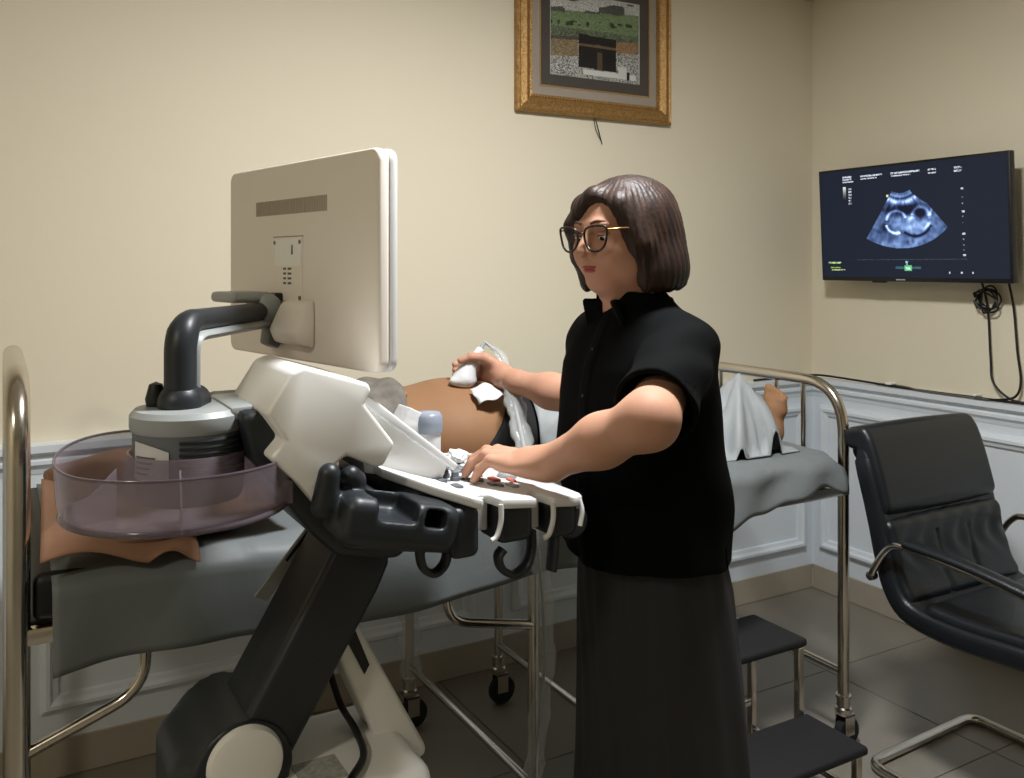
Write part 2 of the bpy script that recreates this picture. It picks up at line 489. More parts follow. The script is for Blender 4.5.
# round ceiling lamps
for n, (lx, ly, lp, lc) in enumerate(LAMPS):
    t = thing('ceiling_lamp', ['round white ceiling lamp above the woman and the ultrasound machine', 'round white ceiling lamp on the ceiling nearer the left wall'][n], 'lamp', (lx, ly, CEIL - .06))
    mk('lamp_rim', lathe([(.185, -.06), (.205, -.06), (.205, 0), (.185, 0)], (lx, ly, CEIL - .001), 40, close=True), 'white_plastic', t)
    mk('lamp_diffuser', lathe([(0, -.066), (.12, -.064), (.18, -.056), (.184, -.03), (.0, -.03)], (lx, ly, CEIL), 40), 'lamp_diffuser', t)

# ------------------------------------------------------------------ framed picture
def paint(nu, nv, fn):
    u, v = np.meshgrid((np.arange(nu) + .5) / nu, (np.arange(nv) + .5) / nv)
    return fn(u, v)
def print_mesh(name, corners, img, m, parent):
    """flat print: one quad per dot, corners TL, TR, BL"""
    nv, nu, _ = img.shape
    TL, TR, BL = map(Vector, corners)
    g = grid(lambda a, b: TL + (TR - TL) * a + (BL - TL) * b, nu, nv)
    o = mk(name, g, m, parent, 0, recalc=False)
    at = o.data.color_attributes.new('print', 'FLOAT_COLOR', 'CORNER')
    c = np.clip(img.reshape(-1, 3), 0, 1)
    c = np.where(c <= .04045, c / 12.92, ((c + .055) / 1.055) ** 2.4)
    c = np.concatenate([c, np.ones((len(c), 1))], 1)
    at.data.foreach_set('color', np.repeat(c, 4, axis=0).ravel().astype(np.float32))
    return o
def vnoise(u, v, f, seed):
    r = np.random.RandomState(seed).rand(64, 64)
    x, y = u * f, v * f
    xi, yi = np.floor(x).astype(int), np.floor(y).astype(int); fx, fy = x - xi, y - yi
    fx = fx * fx * (3 - 2 * fx); fy = fy * fy * (3 - 2 * fy)
    g = lambda a, b: r[b % 64, a % 64]
    return (g(xi, yi) * (1 - fx) + g(xi + 1, yi) * fx) * (1 - fy) + (g(xi, yi + 1) * (1 - fx) + g(xi + 1, yi + 1) * fx) * fy
def mixc(a, m, c): return a * (1 - m[..., None]) + np.array(c, float) / 255 * m[..., None]

fx0, fx1, fz0, fz1 = 1.585, 2.278, 1.945, 2.54
pic = thing('framed_picture', 'gold framed picture of a black cube building amid a crowd, high on the wall', 'picture', ((fx0 + fx1) / 2, BY, fz0))
fp = [(0, 0), (0, .022), (.008, .030), (.014, .024), (.022, .026), (.034, .034), (.046, .026), (.054, .018), (.062, .022), (.066, .012), (.066, 0)]   # across, proud
for side in range(4):
    c = [(fx0, fz0), (fx1, fz0), (fx1, fz1), (fx0, fz1)]
    s, e = c[side], c[(side + 1) % 4]
    d = Vector((e[0] - s[0], e[1] - s[1])).normalized(); n = Vector((-d.y, d.x))
    V = []
    for t, q in ((0, s), (1, e)):
        for w, h in fp:
            p = Vector(q) + n * w + d * (w if t == 0 else -w); V.append((p.x, BY - .002 - h, p.y))
    k = len(fp)
    F = [[i, i + 1, k + i + 1, k + i] for i in range(k - 1)] + [[k - 1, 0, k, 2 * k - 1], list(range(k)), list(range(k, 2 * k))]
    bar = mk('frame_bar', (V, F), 'gold_frame', pic, 25)
    # row of beads along the inner lip
    L = (Vector(e) - Vector(s)).length; nb = int(L / .0125); gs = []
    for q in range(6, nb - 5):
        p = Vector(s) + d * (q * .0125) + n * .058
        gs.append(([(p.x + a * .0042, BY - .024 + b * .0042, p.y + cc * .0042) for a, b, cc in ((1, 0, 0), (-1, 0, 0), (0, -1, 0), (0, 1, 0), (0, 0, 1), (0, 0, -1))],
                   [[0, 4, 2], [4, 1, 2], [1, 5, 2], [5, 0, 2], [4, 0, 3], [1, 4, 3], [5, 1, 3], [0, 5, 3]]))
    tag(mk('beading', join(*gs), 'gold_bead', bar, 180), kind='stuff')
def ring(x0, x1, z0, z1, w, y0, y1):
    return join(box(x0, x1, y0, y1, z0, z0 + w), box(x0, x1, y0, y1, z1 - w, z1), box(x0, x0 + w, y0, y1, z0 + w, z1 - w), box(x1 - w, x1, y0, y1, z0 + w, z1 - w))
ix0, ix1, iz0, iz1 = fx0 + .064, fx1 - .064, fz0 + .064, fz1 - .064
mk('outer_mount', ring(ix0, ix1, iz0, iz1, .036, BY - .014, BY - .004), 'mat_cream', pic, 0)
mk('gold_slip', ring(ix0 + .034, ix1 - .034, iz0 + .034, iz1 - .034, .005, BY - .016, BY - .006), 'gold_bead', pic, 0)
mk('inner_mount', ring(ix0 + .038, ix1 - .038, iz0 + .038, iz1 - .038, .042, BY - .012, BY - .003), 'mat_dark', pic, 0)
px0, px1, pz0, pz1 = ix0 + .078, ix1 - .078, iz0 + .074, iz1 - .08
mk('white_border', ring(px0, px1, pz0, pz1, .005, BY - .0105, BY - .003), 'tissue', pic, 0)
def photo(u, v):
    r = np.random.RandomState(3)
    img = np.zeros(u.shape + (3,)); img[:] = np.array((196, 196, 190)) / 255
    sp = r.rand(*u.shape)
    img *= (.72 + .4 * sp)[..., None]
    dark = (sp < .2); img[dark] = np.array((84, 78, 76)) / 255
    v2 = v + .10 * (u - .5)
    img = mixc(img, ((v2 < .72) & (v2 > .50) & (u < .3)).astype(float) * (.6 + .4 * sp), (150, 128, 92))
    img = mixc(img, ((v2 < .66) & (v2 > .50) & (u > .72)).astype(float) * (.6 + .4 * sp), (164, 124, 82))
    img = mixc(img, ((v2 < .52) & (v2 > .30)).astype(float), (118, 128, 104)); img[(v2 < .52) & (v2 > .3) & (sp < .28)] = np.array((70, 74, 66)) / 255
    img = mixc(img, (np.abs(v2 - .50) < .02).astype(float) * (u < .6), (92, 86, 78))
    img = mixc(img, ((v2 < .36 + .08 * u) & (v2 > .17)).astype(float), (128, 150, 108))
    img = mixc(img, ((np.abs(v2 - .32) < .03) & (vnoise(u, v, 22, 5) > .62)).astype(float), (60, 66, 52))
    img = mixc(img, (v2 <= .17).astype(float), (206, 206, 204))
    img = mixc(img, ((v2 < .19) & (vnoise(u, v, 9, 8) > .5)).astype(float), (92, 92, 88))
    img *= (.80 + .36 * r.rand(*u.shape))[..., None]
    K = (u > .31) & (u < .73) & (v > .455 + .02 * u) & (v < .86 + .02 * u)
    img = mixc(img, K.astype(float), (34, 32, 32))
    img = mixc(img, (K & (np.abs(v - .585 - .03 * np.abs(u - .53)) < .018)).astype(float), (116, 96, 72))
    img = mixc(img, (K & (np.abs(u - .545) < .03) & (v > .66)).astype(float), (92, 78, 60))
    img = mixc(img, ((u > .36) & (u < .97) & (np.abs(v - .915) < .028)).astype(float), (232, 232, 228))
    img = mixc(img, ((u > .76) & (u < .86) & (v > .80) & (v < .93)).astype(float), (226, 226, 222))
    img = mixc(img, ((u > .855) & (u < .89) & (v > .855) & (v < .96)).astype(float), (40, 40, 44))
    return img
print_mesh('print', ((px0 + .005, BY - .0085, pz1 - .005), (px1 - .005, BY - .0085, pz1 - .005), (px0 + .005, BY - .0085, pz0 + .005)), paint(120, 96, photo), 'print_photo', pic)
mk('glass_pane', box(ix0, ix1, BY - .0185, BY - .0165, iz0, iz1), 'glass', pic, 0)
tag(mk('picture_cord', join(tube(smooth_path([(1.93, BY - .006, 1.95), (1.945, BY - .008, 1.90), (1.962, BY - .006, 1.852)]), .0016, 6),
                           tube(smooth_path([(1.922, BY - .006, 1.95), (1.935, BY - .007, 1.90), (1.958, BY - .006, 1.862)]), .0012, 6)), 'cable_black'),
    'thin dark cord dangling below the gold picture frame', 'cord')

# ------------------------------------------------------------------ television
TY0, TY1, TZ0, TZ1 = 1.790, 2.598, 1.338, 1.787
tv = thing('television', 'wall mounted black flat television showing an ultrasound scan', 'television', (RX - .06, (TY0 + TY1) / 2, TZ0))
TIL = Matrix.Translation((RX - .10, 0, TZ0)) @ Matrix.Rotation(math.radians(-3), 4, 'Y') @ Matrix.Translation((-(RX - .10), 0, -TZ0))
xf = RX - .122
mk('casing', box(xf, xf + .03, TY0, TY1, TZ0, TZ1, .004, 2, TIL), 'black_plastic', tv)
mk('rear_bulge', box(xf + .028, xf + .05, TY0 + .15, TY1 - .15, TZ0 + .05, TZ1 - .12, .01, 2, TIL), 'black_plastic', tv)
mk('wall_bracket', box(RX - .085, RX - .001, 2.10, 2.36, 1.47, 1.68, .004, 1), 'dark_plastic', tv)
mk('logo', box(xf - .001, xf + .002, 2.205, 2.245, TZ0 + .005, TZ0 + .010, 0, 1, TIL), 'grey_plastic', tv, 0)
mk('sensor_bump', box(xf + .006, xf + .022, 2.30, 2.36, TZ0 - .006, TZ0 + .002, .002, 1, TIL), 'black_plastic', tv)
def scan(u, v):
    u = u * 3.02 / (u * 3.02 + (1 - u) * 3.72)
    x = u * 1.80
    img = np.zeros(u.shape + (3,)); img[:] = np.array((19, 27, 42)) / 255
    ax, av = .768, .085
    r = np.hypot(x - ax, v - av); th = np.arctan2(x - ax, v - av)
    n1 = vnoise(th * .9 + 2, r * .9, 26, 11); n2 = vnoise(u, v, 30, 4); n3 = vnoise(th * .25 + 1, r, 40, 14)
    fan = (r > .165) & (r < .655) & (th > -.55) & (th < .74 - .22 * np.clip((.36 - r) / .2, 0, 1))
    I = .42 + .22 * (n1 - .5) + .16 * (n2 - .5) + .14 * (n3 - .5)
    I += .45 * np.exp(-((r - .245) / .022) ** 2) * (.7 + .6 * n1) + .22 * np.exp(-((r - .195) / .012) ** 2) - .22 * np.exp(-((r - .215) / .012) ** 2)
    g = lambda cx, cv, sx, sv, a=0: np.exp(-(((x - cx) * math.cos(a) + (v - cv) * math.sin(a)) / sx) ** 2 - ((-(x - cx) * math.sin(a) + (v - cv) * math.cos(a)) / sv) ** 2)
    I -= .62 * g(.80, .405, .20, .045) + .5 * g(.95, .44, .045, .05) + .25 * g(.62, .56, .06, .06)
    I += .34 * g(.90, .54, .13, .055) + .2 * g(.72, .50, .06, .05)
    def arc(cx, cv, R, a0, a1, w, s, q=1.0):
        rr = np.hypot(x - cx, (v - cv) * q); aa = np.arctan2((v - cv) * q, x - cx)
        return s * np.exp(-((rr - R) / w) ** 2) * ((aa > a0) & (aa < a1))
    I += arc(.715, .50, .095, -3.0, -.3, .014, .55) + arc(.715, .505, .10, 1.2, 2.9, .013, .75)
    I += arc(.95, .47, .085, -2.9, -.1, .018, .5) + .5 * g(.86, .475, .035, .02, -.4) + .45 * g(1.05, .43, .012, .035, .3) + .4 * g(1.01, .55, .05, .012, -.8)
    I -= arc(.90, .47, .165, .45, 2.3, .012, .45)
    I += .2 * g(.84, .70, .3, .03) * n1
    I = np.clip(I, .06, 1.0)
    col = np.stack([I * .66 + .26 * I ** 3, I * .90 + .12 * I ** 3, I * 1.15 + .08], -1)
    img[fan] = col[fan]
    rs = np.random.RandomState(9)
    def words(u0, u1, v0, v1, c, dens=.7):
        m = (u > u0) & (u < u1) & (v > v0) & (v < v1) & (rs.rand(*u.shape) < dens)
        img[m] = np.array(c) / 255
    wc = (206, 212, 222)
    for q, vv in enumerate((.055, .078, .101)): words(.12, .165 + .012 * (q == 2), vv, vv + .014, wc)
    for vv in (.06, .085): words(.215, .33 - .03 * (vv > .08), vv, vv + .014, wc)
    for vv in (.06, .085): words(.375, .53 - .05 * (vv > .08), vv, vv + .014, wc)
    for vv in (.062, .09): words(.575, .62, vv, vv + .014, wc)
    for vv in (.065, .092): words(.715, .755, vv, vv + .014, wc)
    bar = (u > .12) & (u < .134) & (v > .15) & (v < .29); gv = np.clip(1 - (v - .15) / .14, 0, 1)
    img[bar] = (np.stack([gv] * 3, -1) * .9)[bar]
    for q in range(6): words(.148, .164, .17 + q * .027, .185 + q * .027, wc, .6)
    for vv in (.245, .435, .62, .80): words(.748, .764, vv, vv + .014, wc, .8)
    for vv in (.32, .37, .48, .53, .67, .72, .76): words(.752, .757, vv, vv + .008, (150, 158, 170), .8)
    img[(np.abs(u - .355) < .006) & (np.abs(v - .265) < .011)] = np.array((226, 220, 160)) / 255
    words(.18, .77, .838, .842, (70, 76, 84), .8)
    words(.03, .095, .86, .875, (190, 220, 150)); words(.04, .09, .905, .918, (160, 190, 70)); words(.045, .115, .928, .94, (200, 214, 150))
    words(.385, .52, .90, .925, (52, 92, 104), .9)
    img[(u > .432) & (u < .472) & (v > .892) & (v < .94)] = np.array((98, 190, 128)) / 255
    words(.44, .465, .905, .93, (214, 240, 220), .6)
    words(.44, .455, .855, .885, (150, 196, 214), .8)
    for uu in (.67, .735, .795): words(uu, uu + .008, .945, .96, (200, 206, 214), .9)
    return img
a = TIL @ Vector((xf - .0012, TY1 - .009, TZ1 - .009)); b = TIL @ Vector((xf - .0012, TY0 + .009, TZ1 - .009)); c = TIL @ Vector((xf - .0012, TY1 - .009, TZ0 + .016))
print_mesh('screen', (a, b, c), paint(330, 184, scan), 'screen', tv)
# leads below the television
tag(mk('television_cable', tube(smooth_path([(RX - .05, 1.955, 1.36), (RX - .022, 1.945, 1.25), (RX - .02, 1.935, 1.07), (RX - .028, 1.92, .985), (RX - .03, 1.86, .935), (RX - .02, 1.80, .925)], 8), .0042, 8), 'cable_black'),
    'black cable hanging straight down through the coil under the television', 'cable')
tag(mk('television_cable', tube(smooth_path([(RX - .05, 1.855, 1.36), (RX - .022, 1.850, 1.25), (RX - .02, 1.838, 1.10), (RX - .022, 1.825, 1.0), (RX - .028, 1.84, .945), (RX - .034, 1.90, .926), (RX - .034, 1.98, .924)], 8), .0042, 8), 'cable_black'),
    'black cable below the right end of the television, curving left onto the rail', 'cable')
cp = []
for k in range(5):
    for j in range(10):
        t = 2 * math.pi * j / 10; ra, rb, tl = .050 - .006 * (k % 3), .030 + .005 * (k % 2), (.5, -.7, 1.1, .1, -1.2)[k]
        u_, v_ = ra * math.cos(t), rb * math.sin(t)
        cp.append((RX - .034 + .004 * k, 1.945 + u_ * math.cos(tl) - v_ * math.sin(tl), 1.268 + .004 * k + u_ * math.sin(tl) + v_ * math.cos(tl)))
tag(mk('cable_coil', tube(smooth_path(cp, 4, True), .0032, 6, True), 'cable_black'), 'tangled coil of black cable tied under the television', 'cable')
rc = [(3.03, 2.70, .921), (3.05, 2.66, .93), (3.058, 2.50, .927), (3.06, 2.3, .922), (3.058, 2.12, .922), (3.062, 2.0, .9225), (3.058, 1.9, .9225), (3.06, 1.8, .923), (3.062, 1.6, .922)]
rc = [(2.72, BY - .02, .922), (2.9, BY - .022, .925), (3.02, 2.725, .928)] + rc[1:]
tag(mk('wall_cable', tube(smooth_path(rc, 8), .0045, 8), 'cable_black'), 'black cable running along the top of the white chair rail', 'cable')
tag(mk('wall_cable', tube(smooth_path([(3.07, 2.42, .9225), (3.07, 2.3, .926), (3.05, 2.2, .9225), (3.048, 2.05, .922), (3.048, 1.93, .922)], 8), .0035, 8), 'ink'), 'thin grey cable lying beside the black one on the chair rail', 'cable')
for k, (yy, L, lab) in enumerate(((2.33, .05, 'white cable clip on the rail farther left, near the room corner'), (1.975, .022, 'white cable clip on the rail right below the hanging television cables'))):
    tag(mk('cable_clip', box(3.04, 3.078, yy, yy + L * .5, .9285, .937, .002, 1), 'white_plastic'), lab, 'clip', 'cable clips on the chair rail')
pa = thing('power_adapter', 'black power adapter on the chair rail at the right edge', 'adapter', (3.06, 1.765, .918))
mk('adapter_body', box(3.045, 3.083, 1.71, 1.79, .9195, .965, .006, 2), 'black_plastic', pa)
mk('adapter_label', box(3.0438, 3.046, 1.73, 1.77, .93, .955), 'ink', pa, 0)

# ================================================================== EXAMINATION BED
BX0, BX1, BN, BF = .03, 2.13, 1.79, 2.515       # post centre lines
bed = thing('examination_bed', 'chrome tube examination bed with tall hoops at both ends', 'bed', ((BX0 + BX1) / 2, (BN + BF) / 2, 0))
RP = .0165
def hoop(x, top, rad):
    return fillet([(x, BN, .12), (x, BN, top), (x, BF, top), (x, BF, .12)], rad, 10)
mk('head_hoop', tube(hoop(BX0, 1.195, .15), RP + .004, 14), 'chrome', bed, 60)
mk('foot_hoop', tube(hoop(BX1, 1.055, .15), RP, 14), 'chrome', bed, 60)
for yy in (1.94, 2.05, 2.30):
    mk('hoop_bar', tube([(BX1, yy, .75), (BX1, yy, 1.05)], .0075, 10), 'chrome', bed, 60)
mk('hoop_bar', tube([(BX1, BN, .22), (BX1, BF, .22)], .011, 10), 'chrome', bed, 60)
mk('hoop_bar', tube([(BX0, BN, .22), (BX0, BF, .22)], .011, 10), 'chrome', bed, 60)
mk('hoop_bar', tube([(BX0, BN, 1.0), (BX0, BF, 1.0)], .009, 10), 'chrome', bed, 60)
for yy in (BN, BF):
    mk('side_rail', box(BX0, BX1, yy - .014, yy + .014, .735, .765, .004, 2), 'chrome', bed)
mk('end_rail', box(BX0 - .012, BX0 + .012, BN, BF, .735, .765, .004, 2), 'chrome', bed)
mk('end_rail', box(BX1 - .012, BX1 + .012, BN, BF, .735, .765, .004, 2), 'chrome', bed)
mk('bed_deck', box(BX0 + .015, BX1 - .015, BN + .015, BF - .015, .752, .768, .002, 1), 'mid_grey', bed)
for x in (1.08, 1.387):
    for yy in (BN, BF):
        mk('leg', tube([(x, yy, .13), (x, yy, .74)], .0135, 12), 'chrome', bed, 60)
    mk('cross_bar', tube([(x, BN, .19), (x, BF, .19)], .0105, 10), 'chrome', bed, 60)
mk('brace', tube(fillet([(.238, BN - .002, .74), (.238, BN - .002, .615), (BX0, BN - .002, .54)], .06, 8), .0105, 10), 'chrome', bed, 60)
mk('brace', tube(fillet([(.853, BN - .002, .74), (.86, BN - .002, .615), (1.08, BN - .002, .565)], .05, 8), .0105, 10), 'chrome', bed, 60)
mk('brace', tube(fillet([(.35, BF, .74), (.35, BF, .615), (BX0, BF, .54)], .06, 8), .0105, 10), 'chrome', bed, 60)
for x in (BX0, 1.08, 1.387, BX1):
    for yy in (BN, BF):
        cst = mk('caster', lathe([(.0, .10), (.022, .10), (.024, .106), (.024, .118), (.019, .122), (.019, .145), (.022, .147), (.022, .155), (0, .156)], (x, yy, 0), 18), 'chrome', bed)
        mk('wheel', lathe([(.0, -.012), (.012, -.014), (.04, -.012), (.044, -.008), (.044, .008), (.04, .012), (.012, .014), (0, .012)], (x + .012, yy, .0445), 22, 'y'), 'rubber', cst)
        mk('fork', join(box(x - .012, x + .026, yy - .02, yy - .0165, .04, .10, .001, 1), box(x - .012, x + .026, yy + .0165, yy + .02, .04, .10, .001, 1), box(x - .012, x + .026, yy - .02, yy + .02, .095, .10)), 'chrome', cst)

MT = .855
tag(mk('mattress', box(.052, 2.085, 1.785, 2.51, .768, MT, .018, 3), 'vinyl_black'), 'black vinyl mattress on the examination bed, bare at the head corner', 'mattress')
def sheet_pt(u, v):
    x = .082 + u * (2.092 - .082)
    right = min(max((x - 1.45) / .4, 0), 1)
    hem = .695 + .012 * math.sin(x * 7) + right * (.068 + .010 * math.sin(x * 23) + .007 * math.sin(x * 41 + 1))
    if x < .5: hem += .0
    L1, L2 = 2.50 - 1.79, MT + .006 - hem
    s = v * (L1 + L2)
    w = .006 * math.sin(x * 9 + 1) + .004 * math.sin(x * 23)
    if s < L1:
        y = 2.50 - s; z = MT + .006 + .003 * math.sin(x * 14 + y * 9) + .0022 * math.sin(y * 31 + x * 5)
        e = max(0, 1 - (L1 - s) / .03); z -= .012 * e * e
    else:
        t = s - L1; z = MT - .004 - t
        y = 1.776 - .020 * min(1, t / .02) - (.012 + w * 1.2) * (t / .16) - right * .012 * math.sin(t * 34 + x * 19) * math.sin(x * 11) - .004 * math.sin(x * 27) * t / .1
        y = min(y, 1.772)
    endr = max(0, (x - 2.06) / .035); z -= (.03 * endr * endr if s < L1 else .03 * endr * endr * max(0, 1 - (s - L1) / .03))
    return (x, y, z)
tag(mk('bed_sheet', grid(sheet_pt, 150, 64, .002), 'sheet', smooth=180), 'grey waterproof sheet spread over the mattress and hanging down its side', 'sheet')
# pillow
def pillow_geo():
    s = SDF()
    A = np.array(Matrix.Rotation(math.radians(6), 3, 'Z') @ Matrix.Rotation(math.radians(-4), 3, 'Y'))
    def f(X):
        q = (X - A3(.315, 2.10, .915)) @ A
        a, b = np.abs(q[:, 0]) / .19, np.abs(q[:, 1]) / .325
        e = np.clip(1 - a ** 3.2, 0, 1) * np.clip(1 - b ** 3.2, 0, 1)
        return (np.abs(q[:, 2]) - .006 - .052 * np.sqrt(e) + .0025 * np.sin(X[:, 0] * 50 + X[:, 1] * 21) + np.maximum(np.maximum(a, b) - 1, 0) * .3) * .6
    s.add(f); s.sub(ell((.42, 2.15, .985), (.125, .112, .122)), .03); s.cut(rbox((.315, 2.10, .915), (.195, .335, .08), .02, A), .01)
    return s.mesh((.08, 1.74, .84), (.56, 2.47, 1.02), .008)
tag(mk('pillow', pillow_geo(), 'pillow', recalc=False, smooth=180), 'tan pillow at the head of the bed under the clear tray', 'pillow')
# brown cloth hanging over the near head corner
def towel(u, v):
    x = .075 + .25 * u
    L = .36; s = v * (L + .01)
    y = 2.02 - s * .83 if s < .3 else 2.02 - .249 - (s - .3) * .35
    z = .972 - .06 * u ** 2 - .075 * v ** 2.2 - .01 * math.sin(u * 9 + v * 3)
    zmin = MT + .016 + .014 * math.sin(u * 11) * v
    if y < 1.80: zmin -= .01
    return (x + .03 * v * math.sin(u * 3) - .012 * v * (1 - u), y, max(z - .01 * v, zmin))
tag(mk('pillow_cloth', grid(towel, 36, 30, .003), 'pillow', smooth=180), 'brown cloth slipping off the pillow over the near mattress edge', 'cloth')

# ================================================================== STEP STOOL
st = thing('step_stool', 'two step black and chrome stool beside the bed', 'stool', (1.67, 1.70, 0))
SX0, SX1 = 1.45, 1.885
for y0, y1, z in ((1.505, 1.705, .20), (1.70, 1.90, .40)):
    mk('tread', box(SX0, SX1, y0, y1, z - .022, z, .008, 3), 'rubber', st)
for x in (SX0 + .022, SX1 - .022):
    for yy, z in ((1.525, .178), (1.712, .378), (1.885, .378)):
        lg = mk('leg', box(x - .010, x + .010, yy - .010, yy + .010, .012, z, .002, 1), 'chrome', st)
        mk('rubber_foot', box(x - .0125, x + .0125, yy - .0125, yy + .0125, 0, .016, .002, 1), 'rubber', lg)
    mk('side_bar', box(x - .007, x + .007, 1.525, 1.885, .075, .09, .002, 1), 'chrome', st)
    mk('tread_bar', box(x - .007, x + .007, 1.525, 1.712, .163, .178, .002, 1), 'chrome', st)
    mk('tread_bar', box(x - .007, x + .007, 1.712, 1.885, .363, .378, .002, 1), 'chrome', st)
mk('rear_bar', box(SX0 + .022, SX1 - .022, 1.878, 1.892, .15, .165, .002, 1), 'chrome', st)

# ================================================================== LEATHER CHAIR (faces the room, back towards the wall)
ch = thing('office_chair', 'black leather cantilever office chair with chrome arms by the right wall', 'chair', (2.36, 1.45, 0))
CX, CW = 2.355, .262
bpts = np.array([(1.738, .868), (1.728, .90), (1.698, .83), (1.660, .70), (1.632, .585), (1.602, .51), (1.55, .468), (1.42, .455), (1.22, .465), (1.14, .455)])
def dpoly(y, z, pts):
    best = np.full(len(y), 9.0); arc = np.zeros(len(y)); s0 = 0.0
    for i in range(len(pts) - 1):
        a, b = pts[i], pts[i + 1]; ba = b - a; L = np.hypot(*ba)
        t = np.clip(((y - a[0]) * ba[0] + (z - a[1]) * ba[1]) / L ** 2, 0, 1)
        d = np.hypot(y - a[0] - t * ba[0], z - a[1] - t * ba[1])
        m = d < best; best = np.where(m, d, best); arc = np.where(m, s0 + t * L, arc); s0 += L
    return best, arc
cp_ = np.array([(p.x, p.y) for p in smooth_path([(a, b, 0) for a, b in bpts], 4)])
def chair_sdf(s0, s1, th, w, pleat):
    def f(X):
        d, s = dpoly(X[:, 1], X[:, 2], cp_)
        x = X[:, 0] - CX
        t = th * np.ones(len(X))
        if pleat: t = t - .004 * np.exp(-((np.abs(x) - .075) / .007) ** 2) - .0035 * np.exp(-((s - (.245)) / .006) ** 2) + .0025 * np.sin(x * 90 + s * 22) * np.exp(-((s - .30) / .06) ** 2) * (np.abs(x) < .12)
        wid = w * (1 - .14 * np.clip((.14 - s) / .14, 0, 1) ** 2)
        q0, q1 = d - (t - .02), np.abs(x) - (wid - .02)
        e = np.maximum(np.maximum(s0 - s, s - s1), 0)
        o = np.sqrt(np.maximum(q0, 0) ** 2 + np.maximum(q1, 0) ** 2) + np.minimum(np.maximum(q0, q1), 0) - .02
        return o + e * .5
    return f
lo, hi = (2.08, 1.05, .38), (2.66, 1.93, 1.02)
s = SDF(); s.add(chair_sdf(.0, 5, .030, CW, False))
mk('shell', s.mesh(lo, hi, .006), 'leather', ch, 180, False)
def pad(c0, c1, off, th, w, pleat):
    # cushion offset to the sitter's side of the shell
    pts = cp_.copy(); tg = np.gradient(pts, axis=0); tg /= np.linalg.norm(tg, axis=1)[:, None]
    nr = np.stack([tg[:, 1], -tg[:, 0]], -1)          # towards the sitter
    pts = pts + nr * off
    sl = np.concatenate([[0], np.cumsum(np.linalg.norm(np.diff(cp_, axis=0), axis=1))])
    k = (sl >= c0) & (sl <= c1); pp = pts[k]
    L = np.sum(np.linalg.norm(np.diff(pp, axis=0), axis=1))
    def f(X):
        d, sA = dpoly(X[:, 1], X[:, 2], pp); x = X[:, 0] - CX
        t = th + .006 * np.cos(x / w * 1.4)
        if pleat:
            t = t - .007 * np.exp(-((np.abs(x) - .07) / .008) ** 2) * (sA > .02) + .003 * np.sin(x * 85 + 3 * np.sin(sA * 30)) * np.exp(-((sA - .05) / .05) ** 2)
        r = .018
        q0, q1 = d - (t - r), np.abs(x) - (w - r)
        return np.sqrt(np.maximum(q0, 0) ** 2 + np.maximum(q1, 0) ** 2) + np.minimum(np.maximum(q0, q1), 0) - r
    s = SDF(); s.add(f); return s.mesh(lo, hi, .005)
mk('head_pad', pad(.03, .225, .016, .030, CW - .012, False), 'leather', ch, 180, False)
mk('back_pad', pad(.265, .47, .018, .027, CW - .012, True), 'leather', ch, 180, False)
mk('seat_pad', pad(.56, 1.2, .024, .026, CW - .012, False), 'leather', ch, 180, False)
for sx in (-1, 1):
    x = CX + sx * (CW + .018)
    arm = mk('armrest', tube(smooth_path([(x - sx * .02, 1.655, .545), (x, 1.645, .565), (x, 1.60, .635), (x, 1.55, .655), (x, 1.40, .645), (x, 1.24, .628), (x, 1.12, .60), (x, 1.08, .54), (x, 1.085, .46), (x - sx * .02, 1.10, .44)], 6), .0095, 10), 'chrome', ch, 60)
    mk('arm_pad', tube(smooth_path([(x, 1.54, .667), (x, 1.40, .660), (x, 1.26, .643), (x, 1.15, .622)], 5), .02, 12, flat=(1.15, .62)), 'leather', arm, 60)
    mk('bolt', lathe([(0, -.012), (.012, -.01), (.013, 0), (.012, .01), (0, .012)], (x - sx * .008, 1.655, .548), 14, 'x'), 'chrome', arm)
xa, xb = CX - CW + .01, CX + CW - .02
mk('cantilever_base', tube(fillet([(xa, 1.16, .432), (xa, 1.10, .432), (xa, 1.05, .20), (xa, 1.08, .0145), (xa, 1.68, .0145), (xb, 1.70, .0145), (xb, 1.08, .0145), (xb, 1.05, .20), (xb, 1.10, .432), (xb, 1.16, .432)], .05, 6), .014, 12), 'chrome', ch, 60)

# ================================================================== ULTRASOUND MACHINE
us = thing('ultrasound_machine', 'white and charcoal ultrasound machine on a slanted column beside the bed', 'ultrasound machine', (.43, 1.44, 0))
# --- lower body
mk('base_body', box(.225, .605, 1.295, 1.565, .105, .612, .035, 4), 'white_plastic', us)
mk('base_skirt', box(.20, .63, 1.28, 1.58, .075, .16, .02, 3), 'dark_plastic', us)
for x in (.24, .59):
    for y in (1.315, 1.545):
        w = mk('wheel', lathe([(0, -.018), (.02, -.02), (.046, -.018), (.05, -.012), (.05, .012), (.046, .018), (.02, .02), (0, .018)], (x, y, .0505), 24, 'y'), 'rubber', us)
        mk('wheel_hub', lathe([(0, -.0215), (.022, -.0215), (.022, .0215), (0, .0215)], (x, y, .0505), 16, 'y'), 'grey_plastic', w)
s = SDF(); s.add(rbox((.305, 1.475, .61), (.085, .10, .065), .04)); s.add(lambda X: np.maximum(np.hypot(X[:, 0] - .322, X[:, 2] - .64) - .073, np.abs(X[:, 1] - 1.47) - .098), .02)
mk('pivot_housing', s.mesh((.19, 1.34, .52), (.45, 1.62, .76), .006), 'dark_plastic', us, 180, False)
mk('pivot_cap', lathe([(0, -.012), (.045, -.012), (.054, -.008), (.057, 0), (.057, .02), (0, .02)], (.322, 1.368, .652), 40, 'y'), 'white_plastic', us)
